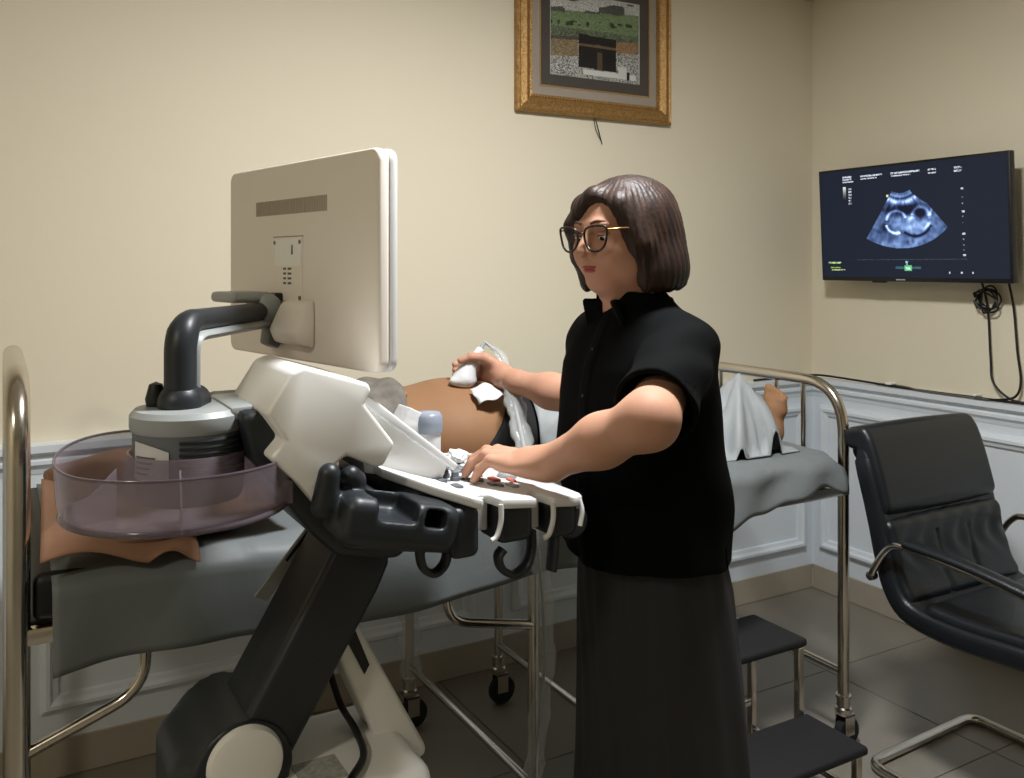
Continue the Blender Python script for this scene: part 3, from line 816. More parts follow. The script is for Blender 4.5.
# --- slanted lift column and its strut
col = [(.285, .655), XZ(316, 528, 1.52), (.478, .958), (.556, .938), (.560, .895), (.375, .615)]
mk('lift_column', prism([(.292, .65), (.318, .695), (.47, .952), (.545, .945), (.562, .915), (.54, .87), (.385, .62)], 'y', 1.38, 1.53, .012, 3), 'dark_plastic', us)
mk('column_cover', prism([(.335, .712), (.466, .932), (.47, .952), (.318, .695)], 'y', 1.395, 1.515, .002, 1), 'mid_grey', us)
g0, g1 = P(259, 600, y=1.535), P(318, 522, y=1.535)
dd = (g1 - g0).normalized(); nn = Vector((-dd.z, 0, dd.x))
guide = mk('cable_guide', prism([((g0 + nn * a + dd * b).x, (g0 + nn * a + dd * b).z) for a, b in ((.012, 0), (-.012, 0.006), (-.012, (g1 - g0).length), (.012, (g1 - g0).length))], 'y', 1.531, 1.537, .001, 1), 'grey_plastic', us)
mk('guide_slot', prism([((g0 + nn * a + dd * b).x, (g0 + nn * a + dd * b).z) for a, b in ((.008, .075), (.003, .075), (.003, .15), (.008, .15))], 'y', 1.5295, 1.532), 'black_plastic', guide, 0)
stt = mk('support_strut', prism([XZ(338, 606, 1.43), XZ(352, 614, 1.43), XZ(426, 746, 1.43), (.642, .55), (.575, .55), XZ(357, 700, 1.43), XZ(330, 640, 1.43)], 'y', 1.425, 1.50, .008, 3), 'white_plastic', us)
mk('strut_inset', prism([XZ(344, 618, 1.425), XZ(350, 618, 1.425), XZ(369, 664, 1.425), XZ(364, 674, 1.425), XZ(342, 632, 1.425)], 'y', 1.4225, 1.427), 'black_plastic', stt, 0)
mk('rating_label', box(.40, .47, 1.33, 1.40, .6115, .6135), 'sticker', us, 0)
mk('warning_label', box(.395, .42, 1.305, 1.328, .6115, .6138), 'sticker_yellow', us, 0)
mk('mains_lead', tube(smooth_path([(.50, 1.52, .70), (.515, 1.50, .64), (.52, 1.44, .622), (.505, 1.36, .620), (.46, 1.302, .618), (.43, 1.284, .58), (.42, 1.275, .45), (.41, 1.27, .2), (.39, 1.255, .03), (.25, 1.24, .008)], 8), .006, 8), 'cable_black', us, 60)
# --- upper chassis
ub = [XZ(238, 412, 1.36), XZ(290, 408, 1.36), XZ(330, 470, 1.36), (.60, 1.0), (.60, .955), (.56, .925), (.46, .945), (.42, .985), XZ(252, 462, 1.36)]
mk('chassis', prism(ub, 'y', 1.345, 1.62, .014, 3), 'dark_plastic', us)
hp = [(.335, 1.185), (.372, 1.243), (.392, 1.25), (.492, 1.219), (.497, 1.207), (.485, 1.188), (.535, 1.123), (.517, 1.092), (.505, 1.088), XZ(347, 456, 1.3), XZ(332, 468, 1.3), XZ(329, 489, 1.3), XZ(345, 504, 1.3), XZ(347, 516, 1.3), XZ(333, 517, 1.3), XZ(322, 511, 1.3), XZ(300, 485, 1.3), XZ(270, 459, 1.3), XZ(285, 441, 1.3)]
hou = mk('upper_housing', prism(hp, 'y', 1.30, 1.52, .010, 3), 'white_plastic', us)
mk('rear_deck', prism([XZ(225, 404, 1.42), XZ(285, 398, 1.42), (.36, 1.165), (.33, 1.155), XZ(225, 414, 1.42)], 'y', 1.38, 1.54, .006, 2), 'grey_plastic', us)
# --- touch panel on its wedge
t0, t1 = P(365, 392, y=1.385), P(459, 465, y=1.385)
td = (t1 - t0).normalized(); tn = Vector((-td.z, 0, td.x)); tn = tn if tn.z > 0 else -tn
q = [t0, t1, t1 - tn * .013, t0 - tn * .017]
tp = mk('touch_panel', prism([(p.x, p.z) for p in q], 'y', 1.385, 1.635, .004, 3), 'panel_white', us)
qs_ = [t0 + td * .02 + tn * .0012, t1 - td * .02 + tn * .0012, t1 - td * .02 - tn * .002, t0 + td * .02 - tn * .002]
mk('touch_screen', prism([(p.x, p.z) for p in qs_], 'y', 1.405, 1.615), 'black_plastic', tp, 0)
wq = [t0 - tn * .014 + td * .01, t1 - tn * .011 - td * .012, Vector((.66, 0, 1.03)), Vector((.52, 0, 1.06)), Vector((.50, 0, 1.17))]
mk('touch_wedge', prism([(p.x, p.z) for p in wq], 'y', 1.395, 1.625, .004, 2), 'white_plastic', us)
# --- control panel
ZX = [(.45, 1.10), (.535, 1.074), (.60, 1.050), (.66, 1.031), (.84, 1.012), (.90, 1.006)]
def zp(x): return float(np.interp(x, [a for a, _ in ZX], [b for _, b in ZX]))
pp = [(.535, 1.36), (.592, 1.30), (.645, 1.253), (.664, 1.25), (.668, 1.285), (.674, 1.295), (.686, 1.295), (.692, 1.285), (.696, 1.25),
      (.762, 1.25), (.766, 1.285), (.772, 1.295), (.784, 1.295), (.790, 1.285), (.794, 1.25), (.838, 1.252), (.858, 1.262), (.868, 1.285),
      (.868, 1.63), (.85, 1.66), (.60, 1.67), (.535, 1.60)]
def panel_geo(poly, top, bot, b):
    g = prism(poly, 'z', bot, top, b, 2, cuts=[((x, 0, 0), (1, 0, 0)) for x in (.57, .60, .63, .66, .72, .78)])
    return [(x, y, z + zp(x)) for x, y, z in g[0]], g[1]
cpn = mk('control_panel', panel_geo(pp, 0.0, -.016, .004), 'panel_white', us, 40)
mk('panel_apron', panel_geo([(.545, 1.375), (.655, 1.268), (.66, 1.30), (.70, 1.30), (.70, 1.268), (.76, 1.268), (.765, 1.30), (.795, 1.30), (.80, 1.268), (.835, 1.27), (.848, 1.29), (.848, 1.64), (.60, 1.65), (.545, 1.60)], -.015, -.062, .006), 'dark_plastic', us, 40)
def onp(px, py, lift=0.0):
    z = 1.03
    for _ in range(12):
        p = P(px, py, z=z + lift); z = .5 * z + .5 * zp(min(max(p.x, .5), .9))
    p = P(px, py, z=z + lift); return p.x, p.y
knob = lambda x, y, r, h: lathe([(r * .95, 0), (r, .002), (r, h * .5), (r * .82, h * .55), (r * .75, h), (0, h)], (x, y, zp(x) - .001), 14)
for px, py in ((424, 468), (435, 470), (445, 473), (455, 476)):
    x, y = onp(px, py, .008); mk('knob', knob(x, y, .0085, .016), 'knob_grey', cpn)
def key(px, py, w, d, m, name='key', h=.004):
    x, y = onp(px, py); b = box(x - w, x + w, y - d, y + d, zp(x) - .003, zp(x) + h, .0015, 2)
    mk(name, b, m, cpn)
for px, py, w, d, m in ((405, 463, .004, .016, 'dark_plastic'), (441, 481, .007, .012, 'knob_grey'), (457, 487, .007, .012, 'knob_grey'), (445, 476, .006, .010, 'knob_grey'), (462, 479, .006, .010, 'knob_grey'),
                        (470, 481, .006, .012, 'knob_grey'), (479, 481, .006, .008, 'knob_grey'), (492, 485, .005, .010, 'knob_grey'), (500, 486, .004, .008, 'knob_grey'), (512, 486, .007, .014, 'grey_plastic'),
                        (478, 476, .005, .010, 'red_key'), (494, 480, .007, .014, 'red_key'), (511, 481, .005, .012, 'red_key'), (455, 470, .005, .01, 'knob_grey'), (466, 474, .005, .01, 'knob_grey')):
    key(px, py, w, d, m)
for i in range(7):            # rows towards the far side, hidden by the hand from here
    for j in range(4):
        x, y = .70 + .022 * j, 1.47 + .024 * i
        mk('key', box(x - .008, x + .008, y - .009, y + .009, zp(x) - .003, zp(x) + .004, .0015, 1), 'knob_grey' if (i + j) % 5 else 'white_plastic', cpn)
x, y = .80, 1.42
mk('trackball', lathe([(0, -.004), (.018, -.002), (.019, .002), (.014, .009), (.006, .013), (0, .0135)], (x, y, zp(x)), 20), 'grey_plastic', cpn, 60)
# --- probe slots, hooks and cup holder along the near edge
for x in (.680, .778):
    mk('slot_liner', box(x - .013, x + .013, 1.293, 1.299, zp(x) - .06, zp(x) - .006, .002, 1), 'panel_white', us)
    mk('slot_hook', (tube(smooth_path([(x + .015, 1.252, zp(x) - .010), (x + .014, 1.25, zp(x) - .035), (x + .006, 1.249, zp(x) - .058), (x - .004, 1.249, zp(x) - .064)], 5), .0045, 8)), 'panel_white', us, 60)
mk('slot_hook', tube(smooth_path([(.852, 1.262, 1.004), (.854, 1.257, .985), (.849, 1.256, .962)], 5), .0042, 8), 'panel_white', us, 60)
def cupgeo(x0, x1, zt, zb):
    s = SDF(); s.add(rbox(((x0 + x1) / 2, 1.30, (zt + zb) / 2), ((x1 - x0) / 2, .042, (zt - zb) / 2), .014))
    return s.mesh((x0 - .02, 1.24, zb - .02), (x1 + .02, 1.36, zt + .02), .004)
mk('probe_holder', cupgeo(.612, .663, 1.020, .938), 'dark_plastic', us, 180, False)
mk('probe_holder', cupgeo(.697, .762, 1.012, .950), 'dark_plastic', us, 180, False)
mk('probe_holder', cupgeo(.796, .848, 1.005, .945), 'dark_plastic', us, 180, False)
def hook(pts, y, r, flat=(1.6, .75)):
    return tube(smooth_path([P(a, b, y=y) for a, b in pts], 6), r, 12, flat=flat)
mk('cable_hook', hook([(447, 522), (447, 545), (445, 562), (435, 573), (424, 569), (420, 556), (421, 541)], 1.285, .0085), 'dark_plastic', us, 60)
mk('cable_hook', hook([(531, 530), (531, 548), (526, 565), (514, 574), (502, 569), (498, 557), (503, 549)], 1.285, .0085), 'dark_plastic', us, 60)
mk('cable_hook', hook([(554, 530), (553, 550), (551, 570)], 1.29, .0095), 'dark_plastic', us, 60)
mk('panel_wheel', lathe([(0, -.010), (.024, -.010), (.029, -.005), (.029, .005), (.024, .010), (0, .010)], (.862, 1.30, .957), 24, 'y'), 'dark_plastic', us)
# moulded gel and cup holder with two openings
s = SDF(); RA = np.array(Matrix.Rotation(math.radians(13), 3, 'Y'))
s.add(rbox((.522, 1.285, 1.012), (.094, .055, .036), .020, RA))
s.add(cap((.424, 1.285, 1.092), (.418, 1.29, 1.045), .0165, .020), .012)
s.add(cap((.462, 1.30, 1.082), (.478, 1.31, 1.065), .016, .018), .010)
s.sub(rbox((.515, 1.250, 1.040), (.032, .060, .020), .008, RA), .005)
s.sub(rbox((.573, 1.245, 1.016), (.018, .05, .013), .008, RA), .005)
s.sub(rbox((.520, 1.285, 1.06), (.034, .04, .04), .012, RA), .006)
s.add(cap((.46, 1.30, .990), (.60, 1.30, .965), .018, .020), .015)
mk('cup_holder', s.mesh((.37, 1.18, .92), (.67, 1.38, 1.15), .0035), 'dark_plastic', us, 180, False)
# --- neck drum, clear tray, arm
NX, NY = .257, 1.45
mk('neck_drum', lathe([(0, 1.045), (.076, 1.045), (.080, 1.06), (.083, 1.155), (0, 1.155)], (NX, NY, 0), 48), 'mid_grey', us)
mk('neck_top', lathe([(0, 1.150), (.084, 1.150), (.087, 1.156), (.087, 1.174), (.080, 1.182), (0, 1.183)], (NX, NY, 0), 48), 'grey_plastic', us)
for k in range(7):
    zz = 1.088 + k * .0088
    a0, a1 = math.radians(250), math.radians(325)
    mk('vent_slat', tube([(NX + .0835 * math.cos(a0 + (a1 - a0) * i / 14), NY + .0835 * math.sin(a0 + (a1 - a0) * i / 14), zz) for i in range(15)], .0026, 6), 'dark_plastic', us, 60)
def sticker_pt(u, v):
    a = math.radians(196 + 44 * u); z = 1.085 + .055 * v
    return (NX + .0848 * math.cos(a), NY + .0848 * math.sin(a), z - .02 * u * (1 - v) * 0 - .012 * (u ** 2) * v)
mk('neck_label', grid(sticker_pt, 10, 4, .0008), 'tissue', us)
for k in range(4):
    mk('label_print', grid(lambda u, v, k=k: (NX + .0858 * math.cos(math.radians(200 + (26 - 3 * k) * u)), NY + .0858 * math.sin(math.radians(200 + (26 - 3 * k) * u)), 1.118 - .008 * k + .0022 * v), 8, 1, .0004), 'ink', us)
TX, TYc, TR = .236, 1.425, .166
def tray():
    V, F = [], []; seg = 72
    def rim(a): return 1.112 + .018 * max(0, math.cos(a - math.radians(125))) ** 2
    prof = lambda a: [(TR - .008, 1.04), (TR, 1.06), (TR + .003, rim(a)), (TR, rim(a)), (TR - .003, 1.062), (TR - .012, 1.044), (.112, 1.04), (.098, 1.05), (.090, 1.118), (.087, 1.118), (.094, 1.046), (.108, 1.034), (TR - .012, 1.034)]
    n = 13
    for k in range(seg):
        a = 2 * math.pi * k / seg
        for r, h in prof(a): V.append((TX + r * math.cos(a) * 1.0 + (NX - TX) * (1 if r < .12 else 0), TYc + r * math.sin(a) + (NY - TYc) * (1 if r < .12 else 0), h))
    for k in range(seg):
        l = (k + 1) % seg
        for i in range(n):
            j = (i + 1) % n; F.append([k * n + i, l * n + i, l * n + j, k * n + j])
    return V, F
ctr = mk('clear_tray', tray(), 'clear_tray', us, 40)
mk('tray_rim', tube([(TX + (TR + .0015) * math.cos(a), TYc + (TR + .0015) * math.sin(a), 1.113 + .018 * max(0, math.cos(a - math.radians(125))) ** 2) for a in np.linspace(0, 2 * math.pi, 72, endpoint=False)], .0022, 6, True), 'tray_edge', ctr, 60)
mk('tray_base_ring', tube([(TX + (TR - .006) * math.cos(a), TYc + (TR - .006) * math.sin(a), 1.040) for a in np.linspace(0, 2 * math.pi, 72, endpoint=False)], .0045, 6, True), 'tray_edge', ctr, 60)
for a in (205, 262, 330):
    a = math.radians(a); c, s_ = math.cos(a), math.sin(a)
    M = Matrix.Translation((TX, TYc, 0)) @ Matrix.Rotation(a, 4, 'Z')
    mk('tray_divider', prism([(.10, 1.042), (.172, 1.042), (.172, 1.075), (.14, 1.08), (.10, 1.112)], 'y', -.0012, .0012), 'clear_tray', us, 0).matrix_local = WM[us].inverted() @ M @ WM[us]
# monitor arm : post, bend, horizontal run to the monitor
m0 = Vector((.243, 1.45, 1.18)); m1 = Vector((.243, 1.45, 1.312)); m2 = Vector((.455, 1.735, 1.312))
apath = fillet([m0, m1, m2], .05, 10)
mk('monitor_arm', tube(apath, [.0285 - .009 * max(0, (i - 5) / (len(apath) - 6)) for i in range(len(apath))], 16, flat=(.92, .85)), 'dark_plastic', us, 50)
hd_ = (m2 - m1).normalized()
lpath = fillet([m0 + hd_ * .06 + Vector((0, 0, .004)), m0 + hd_ * .024 + Vector((0, 0, .012)), m1 + hd_ * .024 - Vector((0, 0, .024)), m2 - Vector((0, 0, .022))], .03, 8)
mk('arm_lining', tube(lpath, .013, 12, flat=(1.6, .7)), 'grey_plastic', us, 50)
s = SDF(); fm = m0 + hd_ * .045
s.add(cap(tuple(m0 + Vector((0, 0, .008))), tuple(fm + Vector((0, 0, .006))), .034, .026)); s.cut(half((0, 0, -1), (0, 0, 1.178)))
mk('arm_foot', s.mesh((.18, 1.38, 1.17), (.34, 1.56, 1.24), .004), 'dark_plastic', us, 60, False)
mk('swivel_knob', cap and lathe([(0, 0), (.014, 0), (.016, .012), (.010, .034), (0, .038)], (NX - .045, NY + .03, 1.182), 16), 'black_plastic', us)
# --- monitor
MC = Vector((.4948, 1.6515, 1.4075)); ang = math.atan2(.9814, -.1918)
MM = Matrix.Translation(MC) @ Matrix.Rotation(ang, 4, 'Z')       # x: along the back (to the far end), y: out of the back, z: up
MMi = MM.inverted()
def onm(px, py):
    o = MMi @ Vector((0, 0, CAMZ)); p = MMi @ P(px, py, y=1.0); d = p - o
    t = (.018 - o.y) / d.y; r = o + d * t; return r.x, r.z
def rrect(w, h, r, n=6):
    out = []
    for cx, cz, a in ((w - r, h - r, 0), (-w + r, h - r, 90), (-w + r, -h + r, 180), (w - r, -h + r, 270)):
        for k in range(n + 1):
            t = math.radians(a + 90 * k / n); out.append((cx + r * math.cos(t), cz + r * math.sin(t)))
    return out
mon = mk('monitor', xform(prism(rrect(.288, .184, .022), 'y', -.004, .018, .006, 3, ang=50), MM), 'monitor_plastic', us)
mk('front_bezel', xform(prism(rrect(.288, .184, .022), 'y', -.020, -.005, .004, 2, ang=50), MM), 'panel_white', mon)
mk('display_glass', xform(prism(rrect(.272, .166, .006), 'y', -.0212, -.019), MM), 'black_plastic', mon, 0)
def mbox(px0, py0, px1, py1, d0, d1, b=0.0):
    a, c = onm(px0, py0), onm(px1, py1)
    return xform(box(min(a[0], c[0]), max(a[0], c[0]), d0, d1, min(a[1], c[1]), max(a[1], c[1]), b, 1), MM)
a, c = onm(256, 211), onm(327, 193)
x0, x1, z0, z1 = min(a[0], c[0]), max(a[0], c[0]), .088, .116
tag(mk('vent_grille', join(*[xform(box(x0 + k * (x1 - x0) / 46, x0 + (k + .55) * (x1 - x0) / 46, .0175, .0192, z0, z1), MM) for k in range(46)]), 'mat_cream', mon, 0), kind='stuff')
vx = onm(288, 260)[0]
pl = mk('cover_plate', xform(box(vx - .058, vx + .058, .0175, .0195, -.075, .045, .0008, 1), MM), 'monitor_plastic', mon)
mk('plate_seam', xform(box(vx - .06, vx + .06, .0178, .0186, .0445, .0465), MM), 'ink', mon, 0)
mk('mount_plate', xform(box(vx - .054, vx + .05, .019, .0205, -.01, .041, .001, 1), MM), 'white_plastic', mon)
for sx in (-.05, .05):
    for zz in (.035, -.068):
        mk('screw', xform(lathe([(0, .0195), (.0042, .0195), (.0042, .0212), (0, .0216)], (vx + sx, 0, zz), 10, 'y'), MM), 'mid_grey', mon)
mk('keyhole', xform(prism([(vx - .024, .012), (vx - .018, .012), (vx - .019, .03), (vx - .023, .03)], 'y', .0202, .0209), MM), 'black_plastic', mon, 0)
for k in range(4):
    mk('printed_mark', xform(join(box(vx + .005, vx + .016, .0195, .0199, -.0165 - .009 * k, -.0125 - .009 * k), box(vx - .016, vx - .002, .0195, .0199, -.0165 - .009 * k, -.0125 - .009 * k)), MM), 'ink', mon, 0)
# bracket between arm and monitor
wx = onm(302, 340)[0]
mk('mount_wedge', xform(prism([(.018, -.070), (.036, -.078), (.060, -.125), (.050, -.148), (.018, -.158)], 'x', wx - .05, wx + .052, .006, 2), MM), 'monitor_plastic', us)
bx_ = onm(270, 318)[0]
mk('mount_knuckle', xform(join(box(bx_ - .05, bx_ + .055, .035, .115, -.078, -.058, .008, 3), box(bx_ - .06, bx_ + .02, .02, .062, -.120, -.062, .012, 3)), MM), 'grey_plastic', us)
mk('mount_plug', xform(box(bx_ - .058, bx_ - .03, .018, .035, -.075, -.06, .003, 1), MM), 'black_plastic', us)
mk('mount_tail', xform(prism([(.018, -.115), (.045, -.120), (.05, -.155), (.03, -.165), (.018, -.15)], 'x', bx_ - .06, bx_ - .02, .004, 2), MM), 'mid_grey', us)

# --- things standing on the machine
gb = thing('gel_bottle', 'white gel bottle with pale blue top behind the touch panel', 'bottle', (.727, 1.60, zp(.727)))
gx, gy, gz = .727, 1.60, zp(.727)
mk('bottle_body', lathe([(0, 0), (.022, 0), (.024, .004), (.024, .045), (.0225, .055), (0, .056)], (gx, gy, gz), 24), 'panel_white', gb)
mk('bottle_top', lathe([(.021, .050), (.0275, .052), (.0285, .070), (.027, .083), (.022, .090), (0, .092)], (gx, gy, gz), 24), 'gel_blue', gb, 60)
def crumple(c, r, seed, flat=.6, n=10):
    rs = np.random.RandomState(seed); bm = bmesh.new()
    bmesh.ops.create_icosphere(bm, subdivisions=3, radius=1)
    ph = rs.rand(6, 4) * 6
    for v in bm.verts:
        d = v.co.normalized(); k = 1 + .18 * sum(math.sin(3.1 * d.x * (i + 1) + ph[i][0]) * math.sin(2.7 * d.y * (i + 1) + ph[i][1]) * math.sin(2.9 * d.z * (i + 1) + ph[i][2]) for i in range(4))
        v.co = Vector((c[0] + d.x * r * k, c[1] + d.y * r * k, c[2] + d.z * r * k * flat))
    return bm_geo(bm)
tb = P(409, 424, y=1.62)
tag(mk('folded_paper', xform(box(-.026, .016, -.03, .03, -.05, .028, .003, 2), Matrix.Translation(tb) @ Matrix.Rotation(math.radians(28), 4, 'Y')), 'tissue'), 'folded white paper leaning behind the touch panel', 'paper')
tag(mk('crumpled_tissue', crumple((.765, 1.545, zp(.765) + .0145), .02, 4, .62), 'tissue', smooth=20), 'small crumpled white tissue at the lower end of the touch panel', 'tissue')

# ================================================================== PEOPLE
def frame_axes(yaw, pitch):
    """forward direction from a heading (degrees, 0 = +X) and a downward pitch"""
    y, p = math.radians(yaw), math.radians(pitch)
    f = A3(math.cos(y) * math.cos(p), math.sin(y) * math.cos(p), -math.sin(p)); l = A3(-math.sin(y), math.cos(y), 0)
    return f, l, np.cross(f, l)
def add_head(s, H, ax, k=1.0):
    f, l, u = ax; A = np.stack([f, l, u], 1); H = np.array(H, float)
    pt = lambda a, b, c: H + k * (a * f + b * l + c * u)
    r = lambda *v: [k * q for q in v]
    s.add(ell(pt(-.015, 0, .030), r(.092, .072, .066), A), .03 * k)
    s.add(ell(pt(.030, 0, -.028), r(.060, .062, .084), A), .04 * k)
    s.add(ell(pt(.058, 0, -.088), r(.028, .032, .020), A), .03 * k)
    for q in (1, -1):
        s.add(ell(pt(.052, q * .036, -.032), r(.034, .028, .032), A), .025 * k)
        s.add(ell(pt(.020, q * .052, -.062), r(.030, .018, .030), A), .03 * k)
        s.add(ell(pt(.080, q * .024, .020), r(.012, .022, .008), A), .015 * k)
        s.sub(ell(pt(.101, q * .031, .001), r(.014, .018, .011), A), .014 * k)
        s.add(ell(pt(-.005, q * .076, -.005), r(.016, .007, .028), A), .008 * k)
    s.add(cap(pt(.087, 0, .008), pt(.108, 0, -.026), .0075 * k, .0115 * k), .012 * k)
    for q in (1, -1): s.add(ell(pt(.093, q * .0115, -.031), r(.010, .0075, .0065), A), .006 * k)
    s.add(ell(pt(.080, 0, -.058), r(.016, .026, .018), A), .016 * k)
    s.sub(cap(pt(.098, -.022, -.0585), pt(.098, .022, -.0585), .0022 * k), .004 * k)
    return pt, A
def head_details(pt, A, parent, k=1.0, closed=False):
    r = lambda *v: [k * q for q in v]
    def em(name, c, rad, m, h):
        s = SDF(); s.add(ell(c, rad, A)); c = np.array(c); q = max(rad) * 1.3
        return mk(name, s.mesh(c - q, c + q, h), m, parent, 180, False)
    em('upper_lip', pt(.0945, 0, -.0560), r(.0046, .0185, .0038), 'lips', .0011)
    em('lower_lip', pt(.0938, 0, -.0622), r(.0054, .0160, .0044), 'lips', .0011)
    for q in (1, -1):
        if not closed:
            e = em('eye', pt(.0795, q * .031, -.002), r(.0095, .0130, .0060), 'eye_white', .0011)
            em('eyelid', pt(.0795, q * .031, .0035), r(.0105, .0140, .0056), 'skin', .0011)
            s = SDF(); s.add(ell(pt(.0862, q * .031 + .001, -.004), r(.0032, .0056, .0050), A)); c = pt(.0862, q * .031, -.004)
            mk('iris', s.mesh(c - .012, c + .012, .0009), 'iris', e, 180, False)
        mk('eyelash', tube(smooth_path([tuple(pt(.083, q * .0180, -.003)), tuple(pt(.0885, q * .026, .0002)), tuple(pt(.0870, q * .036, .0002)), tuple(pt(.079, q * .0435, -.002))], 4), .0012 * k, 6), 'iris', parent, 180)
        mk('eyebrow', tube(smooth_path([tuple(pt(.0925, q * .012, .0235)), tuple(pt(.0900, q * .028, .0275)), tuple(pt(.079, q * .046, .0225))], 5), [.0028 * k] * 5 + [.0030 * k] * 4 + [.0012 * k] * 2, 8, flat=(.7, 1)), 'brow', parent, 180)
def finger(s, pts, r0, r1, k=.006):
    n = len(pts) - 1
    for i in range(n):
        a, b = r0 + (r1 - r0) * i / n, r0 + (r1 - r0) * (i + 1) / n
        s.add(cap(pts[i], pts[i + 1], a, b), .012 if i == 0 else k * .5)
        if i: s.add(ell(pts[i], (a * 1.06,) * 3), .004)

# ------------------------------------------------------------------ the woman at the machine
WX, WY = 1.085, 1.372
wm = thing('person', 'woman in black shirt and glasses standing at the ultrasound machine holding a probe', 'person', (WX, WY, 0))
HW = A3(1.024, 1.372, 1.463); HA = frame_axes(180 + 9, 7)
S_L, E_L, W_L = A3(1.062, 1.205, 1.272), A3(.866, 1.092, 1.162), A3(.800, 1.283, 1.066)
S_R, E_R, W_R = A3(1.070, 1.545, 1.272), A3(1.19, 1.735, 1.085), A3(1.124, 1.940, 1.108)
b = SDF()
b.add(loft([(.80, 1.08, WY, .085, .12), (.95, 1.075, WY, .10, .135), (1.08, 1.066, WY, .105, .135), (1.19, 1.066, WY, .098, .14), (1.26, 1.062, WY, .085, .14), (1.30, 1.058, WY, .06, .10), (1.34, 1.05, WY, .045, .05), (1.36, 1.05, WY, .03, .03)]))
b.cut(half((0, 0, 1), (0, 0, 1.335)), .02); b.cut(half((0, 0, -1), (0, 0, .80)), .02)
pt, A = add_head(b, HW, HA)
b.add(cap((1.055, WY, 1.29), tuple(pt(-.022, 0, -.055)), .062, .050), .035)
# left arm, resting on the control panel
b.add(cap((1.058, 1.240, 1.245), E_L, .046, .041), .05); b.add(cap(E_L, .55 * E_L + .45 * W_L, .041, .037), .03); b.add(cap(.55 * E_L + .45 * W_L, W_L, .040, .027), .03)
hd = A3(-.58, .81, -.12); hd /= np.linalg.norm(hd); hs = A3(-.81, -.58, -.05); hs /= np.linalg.norm(hs); hu = np.cross(hd, hs); hu = hu if hu[2] > 0 else -hu
HAx = np.stack([hd, hs, hu], 1)
L = lambda a, c, e: W_L + a * hd + c * hs + e * hu
b.add(cap(L(-.01, 0, 0), L(.03, 0, .003), .026, .024), .02)
b.add(ell(L(.050, 0, .005), (.050, .040, .017), HAx), .025)
zt = zp(.70) + .0075
for off, ln, kn, dz in ((-.031, .066, .083, .004), (-.010, .074, .089, .008), (.011, .068, .085, .006), (.030, .052, .076, 0.0)):
    k0 = L(kn - .012, off * .9, .010 + dz); k1 = k0 + hd * ln * .52 + A3(0, 0, .006) + hs * off * .12; k2 = k1 + hd * ln * .36 + A3(0, 0, -.014)
    k3 = k2 + hd * ln * .20 + A3(0, 0, -.015); k3[2] = max(zt, k3[2] - .004)
    finger(b, [k0, k1, k2, k3], .0098, .0072)
finger(b, [L(.018, -.026, -.002), L(.045, -.048, -.006), L(.072, -.054, -.010)], .0125, .0085)
# right arm, reaching over the patient with the probe
b.add(cap((1.068, 1.51, 1.255), E_R, .050, .044), .05); b.add(cap(E_R, .5 * E_R + .5 * W_R, .045, .039), .03); b.add(cap(.5 * E_R + .5 * W_R, W_R, .039, .027), .03)
b.add(cap(W_R, (1.112, 1.985, 1.118), .027, .026), .02)
b.add(cap((1.114, 1.99, 1.116), (1.103, 2.045, 1.142), .025, .019), .02); b.add(cap((1.118, 1.99, 1.110), (1.104, 2.048, 1.116), .024, .017), .02)
finger(b, [(1.110, 2.005, 1.142), (1.078, 2.028, 1.163), (1.048, 2.044, 1.166), (1.024, 2.055, 1.157)], .0145, .0092)
for i in range(4):
    finger(b, [(1.102 + .002 * i, 2.048, 1.150 - .0145 * i), (1.082, 2.098, 1.150 - .0145 * i), (1.052, 2.112, 1.148 - .014 * i), (1.030, 2.102, 1.142 - .0135 * i)], .0105, .0078)
# legs
for q in (-1, 1):
    b.add(cap((1.09, WY + q * .06, .84), (1.10, WY + q * .07, .46), .065, .052), .03)
    b.add(cap((1.10, WY + q * .08, .46), (1.12, WY + q * .08, .08), .055, .036), .02)
mk('body', b.mesh((.62, .98, .0), (1.36, 2.16, 1.60), .0030), 'skin', wm, 180, False)
head_details(pt, A, wm)
# hair: chin-length bob with a side-swept fringe
h = SDF()
h.add(ell(pt(-.020, 0, .030), (.104, .084, .076), A))
h.add(ell(pt(-.050, 0, -.040), (.058, .082, .090), A), .04)
for q in (1, -1):
    h.add(ell(pt(-.022, q * .064, -.040), (.062, .033, .090), A), .03)
    h.add(ell(pt(-.024, q * .070, -.080), (.056, .033, .048), A), .03)
    h.add(cap(pt(.052, q * .048, .052), pt(.036, q * .070, -.02), .020, .022), .03)
h.add(cap(pt(.062, -.004, .070), pt(.078, -.052, .018), .020, .013), .02); h.add(cap(pt(.078, -.052, .018), pt(.050, -.070, -.04), .013, .016), .02)
h.add(cap(pt(.030, -.070, -.05), pt(.010, -.080, -.105), .024, .022), .02)
h.sub(ell(pt(.110, .020, -.020), (.068, .050, .098), A), .008)
h.sub(ell(pt(.075, 0, -.085), (.070, .056, .075), A), .012)
h.sub(ell(pt(.02, 0, -.10), (.075, .056, .06), A), .012)
hcut = half(-HA[2] * .99 + .1 * HA[0], pt(0, 0, -.110))
h.cut(lambda X: hcut(X) + .0035 * np.sin(((X - HW) @ A)[:, 1] * 160) + .003 * np.sin(((X - HW) @ A)[:, 0] * 210), .008)
def strands(fn):
    def g(X):
        q = (X - HW) @ A; a = np.arctan2(q[:, 1], q[:, 0] + .02)
        return fn(X) + .0006 * np.sin(a * 46 + 3 * np.sin(q[:, 2] * 25)) + .0005 * np.sin(a * 97 + q[:, 2] * 30)
    return g
h2 = SDF(); h2.add(strands(h.ev))
mk('hair', h2.mesh(HW - A3(.19, .17, .17), HW + A3(.19, .17, .17), .0026), 'hair', wm, 180, False)
